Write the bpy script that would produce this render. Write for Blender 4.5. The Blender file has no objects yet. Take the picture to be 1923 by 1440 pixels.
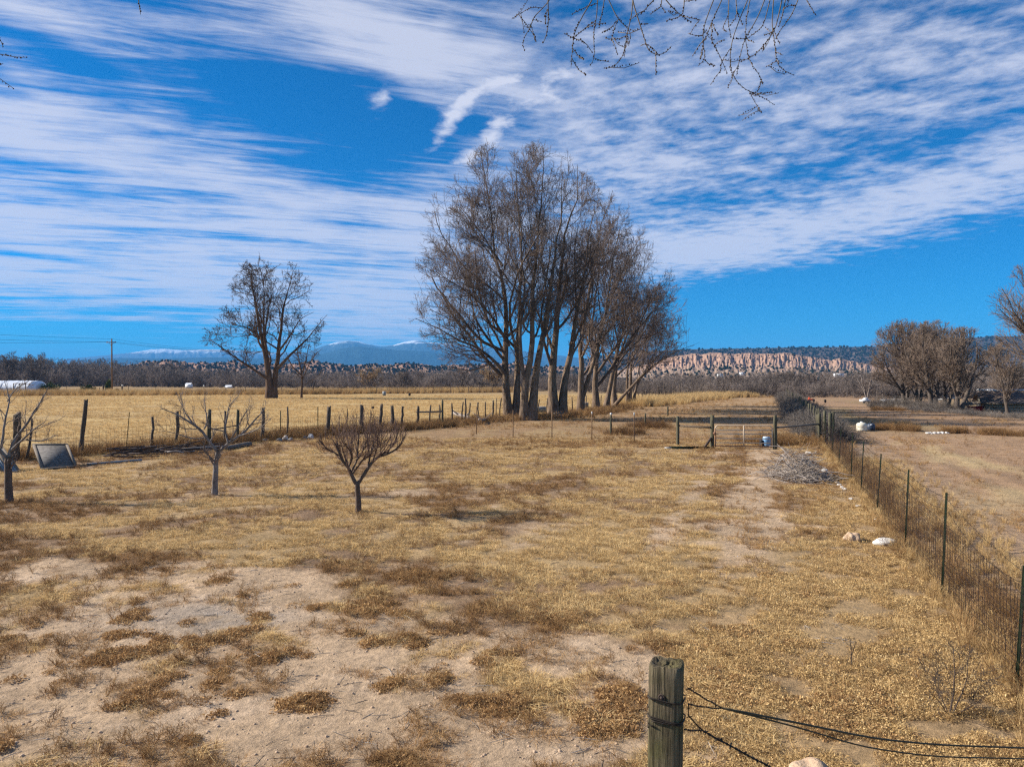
import bpy, math, random
import numpy as np
from mathutils import Vector

# ------------------------------------------------------------------ camera, world, sun, exposure
S = bpy.context.scene
COL = S.collection
FPX, CX, HY, CAMH = 1373.0, 961.5, 712.0, 3.3     # focal length, centre and horizon of the 1923x1440 photograph; eye height

cam_d = bpy.data.cameras.new('camera')
cam_d.sensor_fit = 'HORIZONTAL'; cam_d.sensor_width = 36.0
cam_d.lens = 36.0 * FPX / 1923.0
cam_d.shift_y = -(720.0 - HY) / 1923.0
cam_d.clip_start = 0.05; cam_d.clip_end = 60000
cam = bpy.data.objects.new('camera', cam_d)
cam.location = (0, 0, CAMH); cam.rotation_euler = (math.radians(90), 0, 0)
COL.objects.link(cam); S.camera = cam

SUN_EL = math.radians(31)
SUN_AZ = math.radians(-82)          # from +Y towards -X: the sun stands to the left, a little beyond the picture plane
sun_dir = Vector((math.sin(SUN_AZ) * math.cos(SUN_EL), math.cos(SUN_AZ) * math.cos(SUN_EL), math.sin(SUN_EL)))
sd = bpy.data.lights.new('sun', 'SUN'); sd.energy = 5.0; sd.angle = math.radians(0.53); sd.color = (1.0, 0.93, 0.83)
sun = bpy.data.objects.new('sun', sd); COL.objects.link(sun)
sun.rotation_euler = (-sun_dir).to_track_quat('-Z', 'Y').to_euler()
sun.location = (-30, 10, 60)

S.view_settings.view_transform = 'Standard'; S.view_settings.look = 'None'
S.view_settings.exposure = 0.84; S.view_settings.gamma = 1.0; S.view_settings.use_curve_mapping = False
S.render.engine = 'CYCLES'
S.cycles.max_bounces = 5; S.cycles.diffuse_bounces = 2; S.cycles.glossy_bounces = 2
S.cycles.transmission_bounces = 3; S.cycles.transparent_max_bounces = 8; S.cycles.volume_bounces = 0
S.cycles.use_denoising = False
S.cycles.caustics_reflective = False; S.cycles.caustics_refractive = False
S.cycles.filter_width = 1.3
S.cycles.use_adaptive_sampling = True; S.cycles.adaptive_threshold = 0.012


def build_world():
    w = bpy.data.worlds.new('World'); S.world = w; w.use_nodes = True
    nt = w.node_tree; N = nt.nodes; L = nt.links; N.clear()

    def m(op, a, b=0.0, c=0.0, clamp=False):
        n = N.new('ShaderNodeMath'); n.operation = op; n.use_clamp = clamp
        for i, v in enumerate((a, b, c)):
            if isinstance(v, (int, float)): n.inputs[i].default_value = v
            else: L.new(v, n.inputs[i])
        return n.outputs[0]

    def xyz(x, y, z):
        n = N.new('ShaderNodeCombineXYZ')
        for i, v in enumerate((x, y, z)):
            if isinstance(v, (int, float)): n.inputs[i].default_value = v
            else: L.new(v, n.inputs[i])
        return n.outputs[0]

    def noise(v, scale, detail, rough=0.55, dist=0.0):
        n = N.new('ShaderNodeTexNoise'); n.inputs['Scale'].default_value = scale
        n.inputs['Detail'].default_value = detail; n.inputs['Roughness'].default_value = rough
        n.inputs['Distortion'].default_value = dist; L.new(v, n.inputs['Vector']); return n.outputs['Fac']

    tc = N.new('ShaderNodeTexCoord'); sp = N.new('ShaderNodeSeparateXYZ')
    L.new(tc.outputs['Generated'], sp.inputs[0])
    dx, dy, dz = sp.outputs
    zc = m('MAXIMUM', dz, 0.012)
    p = m('DIVIDE', dx, m('ADD', zc, 0.05)); q = m('DIVIDE', dy, m('ADD', zc, 0.05))   # the high cloud sheet as a plane overhead
    az = m('ARCTAN2', dx, dy); el = m('ARCSINE', dz)
    # wind-drawn coordinates
    ca, sa = math.cos(math.radians(20)), math.sin(math.radians(20))
    s = m('ADD', m('MULTIPLY', p, ca), m('MULTIPLY', q, sa))
    t = m('SUBTRACT', m('MULTIPLY', q, ca), m('MULTIPLY', p, sa))
    streak = noise(xyz(m('MULTIPLY', s, 0.55), m('MULTIPLY', t, 2.3), 0.0), 1.0, 5, 0.60, 0.4)
    fine = noise(xyz(m('MULTIPLY', s, 2.0), m('MULTIPLY', t, 11.0), 3.0), 1.0, 6, 0.68, 0.5)
    soft = noise(xyz(p, q, 7.0), 2.3, 4, 0.58, 0.2)
    puff = noise(xyz(p, q, 1.7), 9.0, 5, 0.60, 0.3)
    broad = noise(xyz(m('MULTIPLY', s, 0.3), m('MULTIPLY', t, 0.7), 9.0), 1.0, 3, 0.5, 0.0)

    ae = xyz(az, m('MULTIPLY', el, -1.0), 0.0)

    def blob(x, y, rx, ry, rot):
        u0 = math.atan((x - CX) / FPX); v0 = math.atan((HY - y) / math.hypot(FPX, x - CX))
        mp = N.new('ShaderNodeMapping'); mp.vector_type = 'TEXTURE'
        mp.inputs['Location'].default_value = (u0, -v0, 0); mp.inputs['Rotation'].default_value = (0, 0, math.radians(rot))
        mp.inputs['Scale'].default_value = (rx / FPX * 2.1, ry / FPX * 2.2, 1)
        g = N.new('ShaderNodeTexGradient'); g.gradient_type = 'QUADRATIC_SPHERE'
        L.new(ae, mp.inputs[0]); L.new(mp.outputs[0], g.inputs[0]); return g.outputs['Fac']

    def total(lst):
        acc = 0.0
        for x, y, rx, ry, rot, wt in lst:
            acc = m('MULTIPLY_ADD', blob(x, y, rx, ry, rot), wt * 1.12, acc)
        return acc

    sheet = total([
        (90, 190, 330, 75, 6, 0.30), (300, 205, 130, 45, 12, 0.25), (70, 40, 300, 60, 10, 0.28), (660, 40, 360, 70, 12, 0.55), (800, 95, 190, 42, 14, 0.30),
        (60, 400, 480, 120, 4, 0.34), (260, 520, 640, 75, 2, 0.34), (480, 390, 260, 55, 6, 0.20), (830, 440, 150, 80, -8, 0.30),
        (740, 610, 260, 70, 0, 0.50), (1060, 360, 260, 160, -15, 0.16),
        (1340, 470, 230, 42, -4, 0.50), (1560, 415, 330, 50, -10, 0.38), (1830, 335, 190, 52, -14, 0.35),
        (1560, 210, 420, 130, -10, 0.10), (1750, 120, 260, 110, 0, 0.10), (1250, 150, 320, 110, -12, 0.20),
        (1250, 350, 330, 32, 6, 0.12), (1280, 562, 70, 10, 2, 0.30), (1370, 596, 70, 7, 0, 0.30), (1555, 563, 80, 5, 0, 0.30),
        (560, 175, 420, 62, 13, -0.38), (700, 260, 260, 80, 8, -0.40), (430, 265, 240, 32, 4, -0.25), (520, 320, 260, 28, 4, -0.10), (140, 112, 170, 20, 12, -0.25),
        (1720, 540, 520, 62, -8, -1.2), (1450, 600, 500, 52, 0, -0.9), (1340, 690, 900, 40, 0, -0.7),
        (1480, 335, 130, 32, 0, -0.30), (1290, 375, 90, 24, 4, -0.30), (1770, 265, 150, 34, -4, -0.34), (1350, 215, 160, 30, 0, -0.14),
        (110, 488, 170, 6, 3, -0.45), (400, 437, 140, 7, 2, -0.25), (210, 625, 330, 24, 0, -0.60), (80, 672, 320, 22, 0, -0.5), (360, 582, 170, 8, 0, -0.35), (650, 585, 60, 5, 0, -0.4),
        (1060, 40, 80, 40, -30, -0.18), (880, 160, 80, 16, 20, -0.35), (880, 230, 40, 22, -45, -0.3),
    ])
    ripple = noise(xyz(m('MULTIPLY', m('ADD', m('MULTIPLY', p, 0.5), q), 1.1), m('MULTIPLY', m('SUBTRACT', p, m('MULTIPLY', q, 0.35)), 0.8), 4.0), 8.5, 5, 0.62, 0.2)
    puffs = total([
        (848, 222, 62, 17, -55, 0.9), (890, 178, 62, 20, -25, 0.8), (965, 148, 60, 22, -20, 0.75), (1010, 190, 75, 30, -25, 0.55),
        (925, 255, 62, 26, -48, 0.8), (880, 298, 45, 14, -25, 0.6), (1065, 140, 80, 34, -45, 0.6), (722, 182, 40, 16, -50, 0.62),
        (1180, 190, 150, 34, -15, 0.25), (1100, 320, 30, 20, 20, 0.25),
    ])
    right_w = m('MULTIPLY', m('ADD', az, 0.06), 6.0, clamp=True)       # the cirrus gives way to rippled altocumulus on that side of the sky
    d_cir = m('ADD', m('MULTIPLY', m('SUBTRACT', streak, 0.5), 1.75), m('ADD', m('MULTIPLY', m('SUBTRACT', fine, 0.5), 1.7), m('MULTIPLY', m('SUBTRACT', soft, 0.5), 1.1)))
    d_alt = m('ADD', m('MULTIPLY', m('SUBTRACT', ripple, 0.5), 1.5), m('ADD', m('MULTIPLY', m('SUBTRACT', puff, 0.5), 0.8), m('MULTIPLY', m('SUBTRACT', streak, 0.5), 0.9)))
    tex = m('ADD', m('MULTIPLY', d_cir, m('SUBTRACT', 1.0, right_w)), m('MULTIPLY', d_alt, right_w))
    cov = m('ADD', m('ADD', sheet, 0.34), m('MULTIPLY', m('SUBTRACT', broad, 0.5), 0.35))
    d1 = m('ADD', cov, tex)
    mr = N.new('ShaderNodeMapRange'); mr.interpolation_type = 'SMOOTHSTEP'
    L.new(d1, mr.inputs[0]); mr.inputs[1].default_value = 0.06; mr.inputs[2].default_value = 0.98
    pn = m('ADD', m('ADD', m('MULTIPLY', m('SUBTRACT', puff, 0.5), 1.9), m('MULTIPLY', m('SUBTRACT', ripple, 0.5), 0.7)), puffs)
    mr2 = N.new('ShaderNodeMapRange'); mr2.interpolation_type = 'SMOOTHSTEP'
    L.new(pn, mr2.inputs[0]); mr2.inputs[1].default_value = 0.22; mr2.inputs[2].default_value = 1.10
    mask2 = m('MULTIPLY', mr2.outputs[0], m('MINIMUM', m('MULTIPLY', puffs, 4.0), 1.0))
    dens = m('MAXIMUM', m('MULTIPLY', mr.outputs[0], 0.80), m('MULTIPLY', mask2, 0.93))
    # thin out right at the horizon, as a sheet seen through the whole air does
    fade = N.new('ShaderNodeMapRange'); L.new(dz, fade.inputs[0]); fade.inputs[1].default_value = 0.010; fade.inputs[2].default_value = 0.035
    dens = m('MULTIPLY', dens, fade.outputs[0])

    sky = N.new('ShaderNodeTexSky'); sky.sky_type = 'NISHITA'; sky.sun_disc = False
    sky.sun_elevation = SUN_EL; sky.sun_rotation = SUN_AZ
    sky.altitude = 1750; sky.air_density = 1.0; sky.dust_density = 0.15; sky.ozone_density = 3.0
    hs = N.new('ShaderNodeHueSaturation'); hs.inputs['Saturation'].default_value = 1.12; hs.inputs['Value'].default_value = 1.12
    hs.inputs['Hue'].default_value = 0.502
    tn = N.new('ShaderNodeMix'); tn.data_type = 'RGBA'; tn.blend_type = 'MULTIPLY'; tn.inputs[0].default_value = 1.0
    L.new(sky.outputs[0], tn.inputs[6]); tn.inputs[7].default_value = (.08, .69, 1.10, 1); L.new(tn.outputs[2], hs.inputs['Color'])
    cl = N.new('ShaderNodeMix'); cl.data_type = 'RGBA'
    L.new(dens, cl.inputs[0])
    mx = N.new('ShaderNodeMix'); mx.data_type = 'RGBA'; mx.blend_type = 'MIX'
    L.new(dens, mx.inputs[0]); L.new(hs.outputs[0], mx.inputs[6]); mx.inputs[7].default_value = (7.6, 7.8, 9.0, 1)
    bg = N.new('ShaderNodeBackground'); bg.inputs[1].default_value = 0.056
    L.new(mx.outputs[2], bg.inputs[0])
    out = N.new('ShaderNodeOutputWorld'); L.new(bg.outputs[0], out.inputs[0])
    N.remove(cl)
    w.cycles.sampling_method = 'MANUAL'; w.cycles.sample_map_resolution = 256


build_world()

# ------------------------------------------------------------------ helpers
rng = np.random.default_rng(7)
R = math.radians


def depth(py): return FPX * CAMH / (py - HY)


def gp(x, y, z=None):
    """ground point seen at a pixel of the photograph"""
    Y = depth(y); return np.array([(x - CX) / FPX * Y, Y, 0.0])


def at(x, y, Y):
    """point at distance Y along the sight line of a pixel"""
    return np.array([(x - CX) / FPX * Y, Y, CAMH - (y - HY) / FPX * Y])


def to_px(x, y):
    y = np.maximum(y, 0.3); return CX + FPX * x / y, HY + FPX * CAMH / y


_tab = np.random.default_rng(11).random((256, 256))


def vnoise(x, y):
    xi = np.floor(x).astype(int); yi = np.floor(y).astype(int); fx = x - xi; fy = y - yi
    fx = fx * fx * (3 - 2 * fx); fy = fy * fy * (3 - 2 * fy)
    a = _tab[xi & 255, yi & 255]; b = _tab[(xi + 1) & 255, yi & 255]
    c = _tab[xi & 255, (yi + 1) & 255]; d = _tab[(xi + 1) & 255, (yi + 1) & 255]
    return (a * (1 - fx) + b * fx) * (1 - fy) + (c * (1 - fx) + d * fx) * fy


def fbm(x, y, o=4, g=0.5):
    s = 0; a = 1; n = 0
    for i in range(o):
        s = s + a * vnoise(x * 2 ** i + 17.3 * i, y * 2 ** i - 9.1 * i); n += a; a *= g
    return s / n


def sstep(a, b, v):
    t = np.clip((v - a) / (b - a), 0, 1); return t * t * (3 - 2 * t)


def mesh_np(name, V, quads=None, tris=None, smooth=False):
    V = np.asarray(V, np.float32).reshape(-1, 3)
    me = bpy.data.meshes.new(name); me.vertices.add(len(V)); me.vertices.foreach_set('co', V.ravel())
    li = []; ls = []; n = 0
    if quads is not None and len(quads):
        q = np.asarray(quads, np.int32).reshape(-1, 4); li.append(q.ravel()); ls.append(np.arange(len(q)) * 4); n = q.size
    if tris is not None and len(tris):
        q = np.asarray(tris, np.int32).reshape(-1, 3); li.append(q.ravel()); ls.append(n + np.arange(len(q)) * 3)
    li = np.concatenate(li).astype(np.int32); ls = np.concatenate(ls).astype(np.int32)
    me.loops.add(len(li)); me.loops.foreach_set('vertex_index', li)
    me.polygons.add(len(ls)); me.polygons.foreach_set('loop_start', ls)
    if smooth: me.polygons.foreach_set('use_smooth', np.ones(len(ls), bool))
    me.update(calc_edges=True); me.validate()
    return me


def obj(name, me, mat=None, parent=None):
    o = bpy.data.objects.new(name, me); COL.objects.link(o)
    if mat is not None and me is not None:
        me.materials.clear(); me.materials.append(mat)
    if parent is not None: o.parent = parent
    return o


def tag(o, label=None, cat=None, group=None, kind=None):
    if label: o['label'] = label
    if cat: o['category'] = cat
    if group: o['group'] = group
    if kind: o['kind'] = kind
    return o


def thing(name, label, cat, loc=(0, 0, 0), group=None):
    o = bpy.data.objects.new(name, None); o.empty_display_size = 0.2; COL.objects.link(o)
    o.location = [float(v) for v in loc]; return tag(o, label, cat, group)


class MB:
    """collects shapes in one mesh"""
    def __init__(s): s.V = []; s.Q = []; s.T = []; s.n = 0

    def add(s, V, Q=None, T=None):
        V = np.asarray(V, float).reshape(-1, 3)
        if Q is not None and len(Q): s.Q.append(np.asarray(Q).reshape(-1, 4) + s.n)
        if T is not None and len(T): s.T.append(np.asarray(T).reshape(-1, 3) + s.n)
        s.V.append(V); s.n += len(V); return s

    def box(s, c, d, rz=0.0, rx=0.0, ry=0.0):
        x, y, z = [v / 2 for v in d]
        V = np.array([[-x, -y, -z], [x, -y, -z], [x, y, -z], [-x, y, -z], [-x, -y, z], [x, -y, z], [x, y, z], [-x, y, z]])
        from mathutils import Euler
        M = np.array(Euler((rx, ry, rz)).to_matrix())
        return s.add(V @ M.T + np.array(c), [[0, 3, 2, 1], [4, 5, 6, 7], [0, 1, 5, 4], [1, 2, 6, 5], [2, 3, 7, 6], [3, 0, 4, 7]])

    def beam(s, a, b, w, h):
        """square bar from a to b"""
        a = np.array(a, float); b = np.array(b, float); t = b - a; t /= np.linalg.norm(t)
        u = np.cross(t, [0, 0, 1]);
        if np.linalg.norm(u) < 1e-3: u = np.array([1.0, 0, 0])
        u /= np.linalg.norm(u); v = np.cross(u, t)
        V = [p + u * i * w / 2 + v * j * h / 2 for p in (a, b) for i, j in ((-1, -1), (1, -1), (1, 1), (-1, 1))]
        return s.add(V, [[3, 2, 1, 0], [4, 5, 6, 7], [0, 1, 5, 4], [1, 2, 6, 5], [2, 3, 7, 6], [3, 0, 4, 7]])

    def tube(s, pts, rad, sides=5, caps=True):
        P = np.asarray(pts, float)[None]; rr = np.broadcast_to(np.asarray(rad, float), (P.shape[1],))[None]
        V, Q = tubes(P, rr, sides); n0 = s.n; s.add(V, Q)
        if caps:
            k = P.shape[1]
            a = list(range(sides)); b = [(k - 1) * sides + i for i in range(sides)]
            V2 = V.reshape(-1, 3)
            T = []
            for i in range(1, sides - 1):
                T += [[a[0], a[i + 1], a[i]], [b[0], b[i], b[i + 1]]]
            s.T.append(np.array(T) + n0)
        return s

    def ball(s, c, r, seed=0, amp=0.2, sub=2, sq=(1, 1, 1)):
        V, T = ico(sub); rg = np.random.default_rng(seed); k = rg.normal(size=(6, 3)); ph = rg.random(6) * 6
        dsp = sum(np.sin(V @ k[i] * 2.2 + ph[i]) for i in range(6)) / 6
        V = V * (1 + amp * dsp[:, None] * 1.6) * np.array(sq) * r
        return s.add(V + np.array(c), None, T)

    def build(s, name, mat=None, parent=None, smooth=False):
        me = mesh_np(name, np.concatenate(s.V), np.concatenate(s.Q) if s.Q else None, np.concatenate(s.T) if s.T else None, smooth)
        return obj(name, me, mat, parent)


_icos = {}


def ico(sub):
    if sub in _icos: return _icos[sub]
    g = (1 + 5 ** .5) / 2
    V = [(-1, g, 0), (1, g, 0), (-1, -g, 0), (1, -g, 0), (0, -1, g), (0, 1, g), (0, -1, -g), (0, 1, -g), (g, 0, -1), (g, 0, 1), (-g, 0, -1), (-g, 0, 1)]
    V = [np.array(v) / np.linalg.norm(v) for v in V]
    T = [(0, 11, 5), (0, 5, 1), (0, 1, 7), (0, 7, 10), (0, 10, 11), (1, 5, 9), (5, 11, 4), (11, 10, 2), (10, 7, 6), (7, 1, 8), (3, 9, 4), (3, 4, 2), (3, 2, 6), (3, 6, 8), (3, 8, 9), (4, 9, 5), (2, 4, 11), (6, 2, 10), (8, 6, 7), (9, 8, 1)]
    for _ in range(sub):
        mid = {}; T2 = []

        def md(a, b):
            k = (min(a, b), max(a, b))
            if k not in mid:
                v = V[a] + V[b]; V.append(v / np.linalg.norm(v)); mid[k] = len(V) - 1
            return mid[k]
        for a, b, c in T:
            x, y, z = md(a, b), md(b, c), md(c, a); T2 += [(a, x, z), (b, y, x), (c, z, y), (x, y, z)]
        T = T2
    _icos[sub] = (np.array(V), np.array(T)); return _icos[sub]


def tubes(P, Rr, sides):
    """P (N,k,3) centre lines, Rr (N,k) radii -> vertices, quads"""
    N, k, _ = P.shape
    t = np.empty_like(P); t[:, 1:-1] = P[:, 2:] - P[:, :-2]; t[:, 0] = P[:, 1] - P[:, 0]; t[:, -1] = P[:, -1] - P[:, -2]
    t /= np.linalg.norm(t, axis=2, keepdims=True) + 1e-9
    mean = P[:, -1] - P[:, 0]
    ref = np.eye(3)[np.argmin(np.abs(mean), axis=1)][:, None, :]
    u = np.cross(t, ref); u /= np.linalg.norm(u, axis=2, keepdims=True) + 1e-9
    v = np.cross(t, u)
    a = np.arange(sides) / sides * 2 * math.pi
    V = P[:, :, None] + Rr[:, :, None, None] * (u[:, :, None] * np.cos(a)[None, None, :, None] + v[:, :, None] * np.sin(a)[None, None, :, None])
    i = np.arange(sides); j = (i + 1) % sides
    q = np.stack([i, j, j + sides, i + sides], 1)
    q = q[None] + (np.arange(k - 1) * sides)[:, None, None]
    q = q.reshape(1, -1, 4) + (np.arange(N) * k * sides)[:, None, None]
    return V.reshape(-1, 3), q.reshape(-1, 4)


def norm(v): return v / (np.linalg.norm(v, axis=-1, keepdims=True) + 1e-9)


def resample(P, n):
    P = np.asarray(P, float); d = np.r_[0, np.cumsum(np.linalg.norm(np.diff(P, axis=0), axis=1))]
    t = np.linspace(0, d[-1], n)
    # smooth through the given points
    out = np.stack([np.interp(t, d, P[:, i]) for i in range(3)], 1)
    for _ in range(2):
        out[1:-1] = 0.25 * out[:-2] + 0.5 * out[1:-1] + 0.25 * out[2:]
    return out


def grow(st, dr, ln, rad, n, wig, up, rg, tip=0.3):
    N = len(st); P = np.empty((N, n + 1, 3)); P[:, 0] = st; d = dr.copy()
    for i in range(n):
        d = norm(d + rg.normal(size=(N, 3)) * wig + np.array([0, 0, up]))
        P[:, i + 1] = P[:, i] + d * (ln / n)[:, None]
    f = np.linspace(1, tip, n + 1)[None]
    return P, rad[:, None] * f


def spawn(P, Rr, k, t0, t1, ang, angsd, lr, rr, rg, rmin, env=None, fall=0.5, lmin=0.1):
    """k children along each branch of P"""
    N, n, _ = P.shape
    ts = (np.arange(k)[None] + rg.random((N, k))) / k * (t1 - t0) + t0
    f = ts * (n - 1); i = np.clip(f.astype(int), 0, n - 2); w = (f - i)[..., None]
    idx = np.arange(N)[:, None]
    st = P[idx, i] * (1 - w) + P[idx, i + 1] * w
    tg = norm(P[idx, i + 1] - P[idx, i])
    r0 = Rr[idx, i] * (1 - w[..., 0]) + Rr[idx, i + 1] * w[..., 0]
    L = np.linalg.norm(np.diff(P, axis=1), axis=2).sum(1)[:, None]
    rv = norm(rg.normal(size=(N, k, 3))); sd_ = norm(np.cross(tg, rv))
    a = np.radians(np.clip(rg.normal(ang, angsd, (N, k)), 12, 110))[..., None]
    dr = tg * np.cos(a) + sd_ * np.sin(a)
    ln = L * lr * (1 - fall * ts) * rg.uniform(0.6, 1.3, (N, k))
    rad = np.maximum(r0 * rr * rg.uniform(0.7, 1.1, (N, k)), rmin)
    st, dr, ln, rad = st.reshape(-1, 3), dr.reshape(-1, 3), ln.ravel(), rad.ravel()
    if env is not None:
        keep = np.zeros(len(st), bool); best = np.zeros(len(st))
        for c, q in env:
            o = (st - c) / q; d = dr / q
            A = (d * d).sum(1); B = (o * d).sum(1); C = (o * o).sum(1) - 1
            D = B * B - A * C
            dist = np.where(D > 0, (-B + np.sqrt(np.maximum(D, 0))) / A, 0)
            best = np.maximum(best, dist)
        ln = np.minimum(ln, best * rg.uniform(0.8, 1.1, len(ln))); keep = ln > lmin
        st, dr, ln, rad = st[keep], dr[keep], ln[keep], rad[keep]
    return st, dr, ln, rad


def rocky(me, amp, freq, seed=0):
    pass


# ------------------------------------------------------------------ materials (all procedural)
def new_mat(name):
    m = bpy.data.materials.new(name); m.use_nodes = True
    nt = m.node_tree; b = nt.nodes['Principled BSDF']; b.inputs['Specular IOR Level'].default_value = 0.25
    return m, nt, b


def mat(name, c1, c2, scale=4.0, rough=0.85, stretch=(1, 1, 1), bump=0.3, dist=0.01, detail=5, metal=0.0, spec=0.2, rand=0.0, contrast=1.0, gen=False):
    m, nt, b = new_mat(name); N = nt.nodes; L = nt.links
    tc = N.new('ShaderNodeTexCoord'); mp = N.new('ShaderNodeMapping'); mp.inputs['Scale'].default_value = stretch
    L.new(tc.outputs['Generated' if gen else 'Object'], mp.inputs[0])
    no = N.new('ShaderNodeTexNoise'); no.inputs['Scale'].default_value = scale; no.inputs['Detail'].default_value = detail; no.inputs['Roughness'].default_value = 0.65
    L.new(mp.outputs[0], no.inputs[0])
    mr = N.new('ShaderNodeMapRange'); L.new(no.outputs['Fac'], mr.inputs[0])
    mr.inputs[1].default_value = 0.5 - 0.22 / contrast; mr.inputs[2].default_value = 0.5 + 0.22 / contrast
    mx = N.new('ShaderNodeMix'); mx.data_type = 'RGBA'
    L.new(mr.outputs[0], mx.inputs[0]); mx.inputs[6].default_value = (*c1, 1); mx.inputs[7].default_value = (*c2, 1)
    col = mx.outputs[2]
    if rand:
        oi = N.new('ShaderNodeObjectInfo'); hs = N.new('ShaderNodeHueSaturation')
        r2 = N.new('ShaderNodeMapRange'); L.new(oi.outputs['Random'], r2.inputs[0]); r2.inputs[3].default_value = 1 - rand; r2.inputs[4].default_value = 1 + rand
        L.new(r2.outputs[0], hs.inputs['Value']); L.new(col, hs.inputs['Color']); col = hs.outputs[0]
    L.new(col, b.inputs['Base Color'])
    b.inputs['Roughness'].default_value = rough; b.inputs['Metallic'].default_value = metal; b.inputs['Specular IOR Level'].default_value = spec
    if bump:
        bp = N.new('ShaderNodeBump'); bp.inputs['Strength'].default_value = bump; bp.inputs['Distance'].default_value = dist
        L.new(no.outputs['Fac'], bp.inputs['Height']); L.new(bp.outputs[0], b.inputs['Normal'])
    return m


def blade_mat(name, cols, trans=0.25):
    """dry plant matter: colour picked per clump by its tint attribute and varied blade by blade"""
    m, nt, b = new_mat(name); N = nt.nodes; L = nt.links
    at_ = N.new('ShaderNodeAttribute'); at_.attribute_type = 'INSTANCER'; at_.attribute_name = 'tint'
    bl = N.new('ShaderNodeAttribute'); bl.attribute_type = 'GEOMETRY'; bl.attribute_name = 'blade'
    ad = N.new('ShaderNodeMath'); ad.operation = 'MULTIPLY_ADD'; L.new(bl.outputs['Fac'], ad.inputs[0]); ad.inputs[1].default_value = 0.42
    L.new(at_.outputs['Fac'], ad.inputs[2])
    sb = N.new('ShaderNodeMath'); sb.operation = 'SUBTRACT'; L.new(ad.outputs[0], sb.inputs[0]); sb.inputs[1].default_value = 0.21; sb.use_clamp = True
    rp = N.new('ShaderNodeValToRGB'); e = rp.color_ramp.elements
    e[0].position = 0; e[0].color = (*cols[0], 1); e[1].position = 1; e[1].color = (*cols[-1], 1)
    for i, c in enumerate(cols[1:-1]):
        x = e.new((i + 1) / (len(cols) - 1)); x.color = (*c, 1)
    L.new(sb.outputs[0], rp.inputs[0]); L.new(rp.outputs[0], b.inputs['Base Color'])
    b.inputs['Roughness'].default_value = 0.8; b.inputs['Specular IOR Level'].default_value = 0.15
    tr = N.new('ShaderNodeBsdfTranslucent'); L.new(rp.outputs[0], tr.inputs[0])
    ms = N.new('ShaderNodeMixShader'); ms.inputs[0].default_value = trans
    L.new(b.outputs[0], ms.inputs[1]); L.new(tr.outputs[0], ms.inputs[2]); L.new(ms.outputs[0], nt.nodes['Material Output'].inputs[0])
    return m


GOLD = [(0.20, 0.115, 0.055), (0.40, 0.255, 0.112), (0.64, 0.44, 0.195), (0.82, 0.62, 0.32)]
RUST = [(0.12, 0.062, 0.028), (0.27, 0.150, 0.066), (0.46, 0.275, 0.118), (0.64, 0.43, 0.20)]
GREY = [(0.10, 0.085, 0.075), (0.20, 0.17, 0.145), (0.33, 0.285, 0.24), (0.52, 0.47, 0.41)]
M = {}
M['grass'] = blade_mat('dry_grass', GOLD)
M['rust'] = blade_mat('rust_weed', RUST)
M['grey'] = blade_mat('grey_weed', GREY, 0.1)
M['bark'] = mat('cottonwood_bark', (0.045, 0.030, 0.020), (0.30, 0.212, 0.145), 2.2, 0.95, (3, 3, 0.6), 1.0, 0.08)
M['limb'] = mat('limb_bark', (0.060, 0.043, 0.033), (0.20, 0.145, 0.110), 1.4, 0.95, (1, 1, 1), 0.3, 0.03)
M['twig'] = mat('twig_bark', (0.115, 0.084, 0.070), (0.235, 0.178, 0.150), 0.6, 0.95, bump=0)
M['lone'] = mat('lone_tree_bark', (0.055, 0.036, 0.025), (0.185, 0.115, 0.070), 1.2, 0.95, (2, 2, 0.5), 0.8, 0.06)
M['lonetwig'] = mat('lone_tree_twigs', (0.065, 0.045, 0.035), (0.12, 0.085, 0.065), 0.6, 0.95, bump=0)
M['elm'] = mat('elm_twigs', (0.15, 0.108, 0.080), (0.30, 0.222, 0.168), 0.5, 0.95, bump=0)
M['elmlimb'] = mat('elm_limbs', (0.060, 0.047, 0.040), (0.16, 0.125, 0.10), 1.0, 0.95)
M['fruit'] = mat('fruit_bark', (0.062, 0.042, 0.031), (0.19, 0.135, 0.10), 9, 0.85, (1, 1, 0.5), 0.5, 0.01)
M['fruit2'] = mat('pale_fruit_bark', (0.10, 0.076, 0.062), (0.34, 0.285, 0.245), 7, 0.8, (1, 1, 0.5), 0.5, 0.01)
M['fruittwig'] = mat('fruit_twigs', (0.075, 0.045, 0.036), (0.17, 0.105, 0.082), 3, 0.8, bump=0)
M['fruittwig2'] = mat('pale_fruit_twigs', (0.12, 0.085, 0.068), (0.27, 0.205, 0.165), 3, 0.8, bump=0)
M['willow'] = mat('willow_twigs', (0.10, 0.075, 0.05), (0.26, 0.20, 0.14), 5, 0.8, bump=0)
M['bud'] = mat('buds', (0.03, 0.018, 0.014), (0.075, 0.042, 0.032), 30, 0.6, bump=0)
M['post'] = mat('fence_post_wood', (0.050, 0.037, 0.027), (0.165, 0.125, 0.092), 5, 0.95, (6, 6, 0.7), 0.9, 0.02)
M['greypost'] = mat('treated_post', (0.048, 0.044, 0.026), (0.145, 0.130, 0.085), 5, 0.95, (6, 6, 0.7), 0.8, 0.02)
M['tpost'] = mat('green_steel_post', (0.006, 0.010, 0.006), (0.018, 0.026, 0.014), 14, 0.85, bump=0.15, spec=0.1)
M['palepost'] = mat('white_top_paint', (0.55, 0.53, 0.48), (0.75, 0.73, 0.68), 14, 0.6, bump=0.1)
M['wire'] = mat('rusted_wire', (0.022, 0.015, 0.014), (0.065, 0.045, 0.040), 20, 0.6, bump=0, metal=0.3)
M['barb'] = mat('old_barbed_wire', (0.018, 0.014, 0.012), (0.06, 0.048, 0.038), 40, 0.6, bump=0, metal=0.3)
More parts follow.
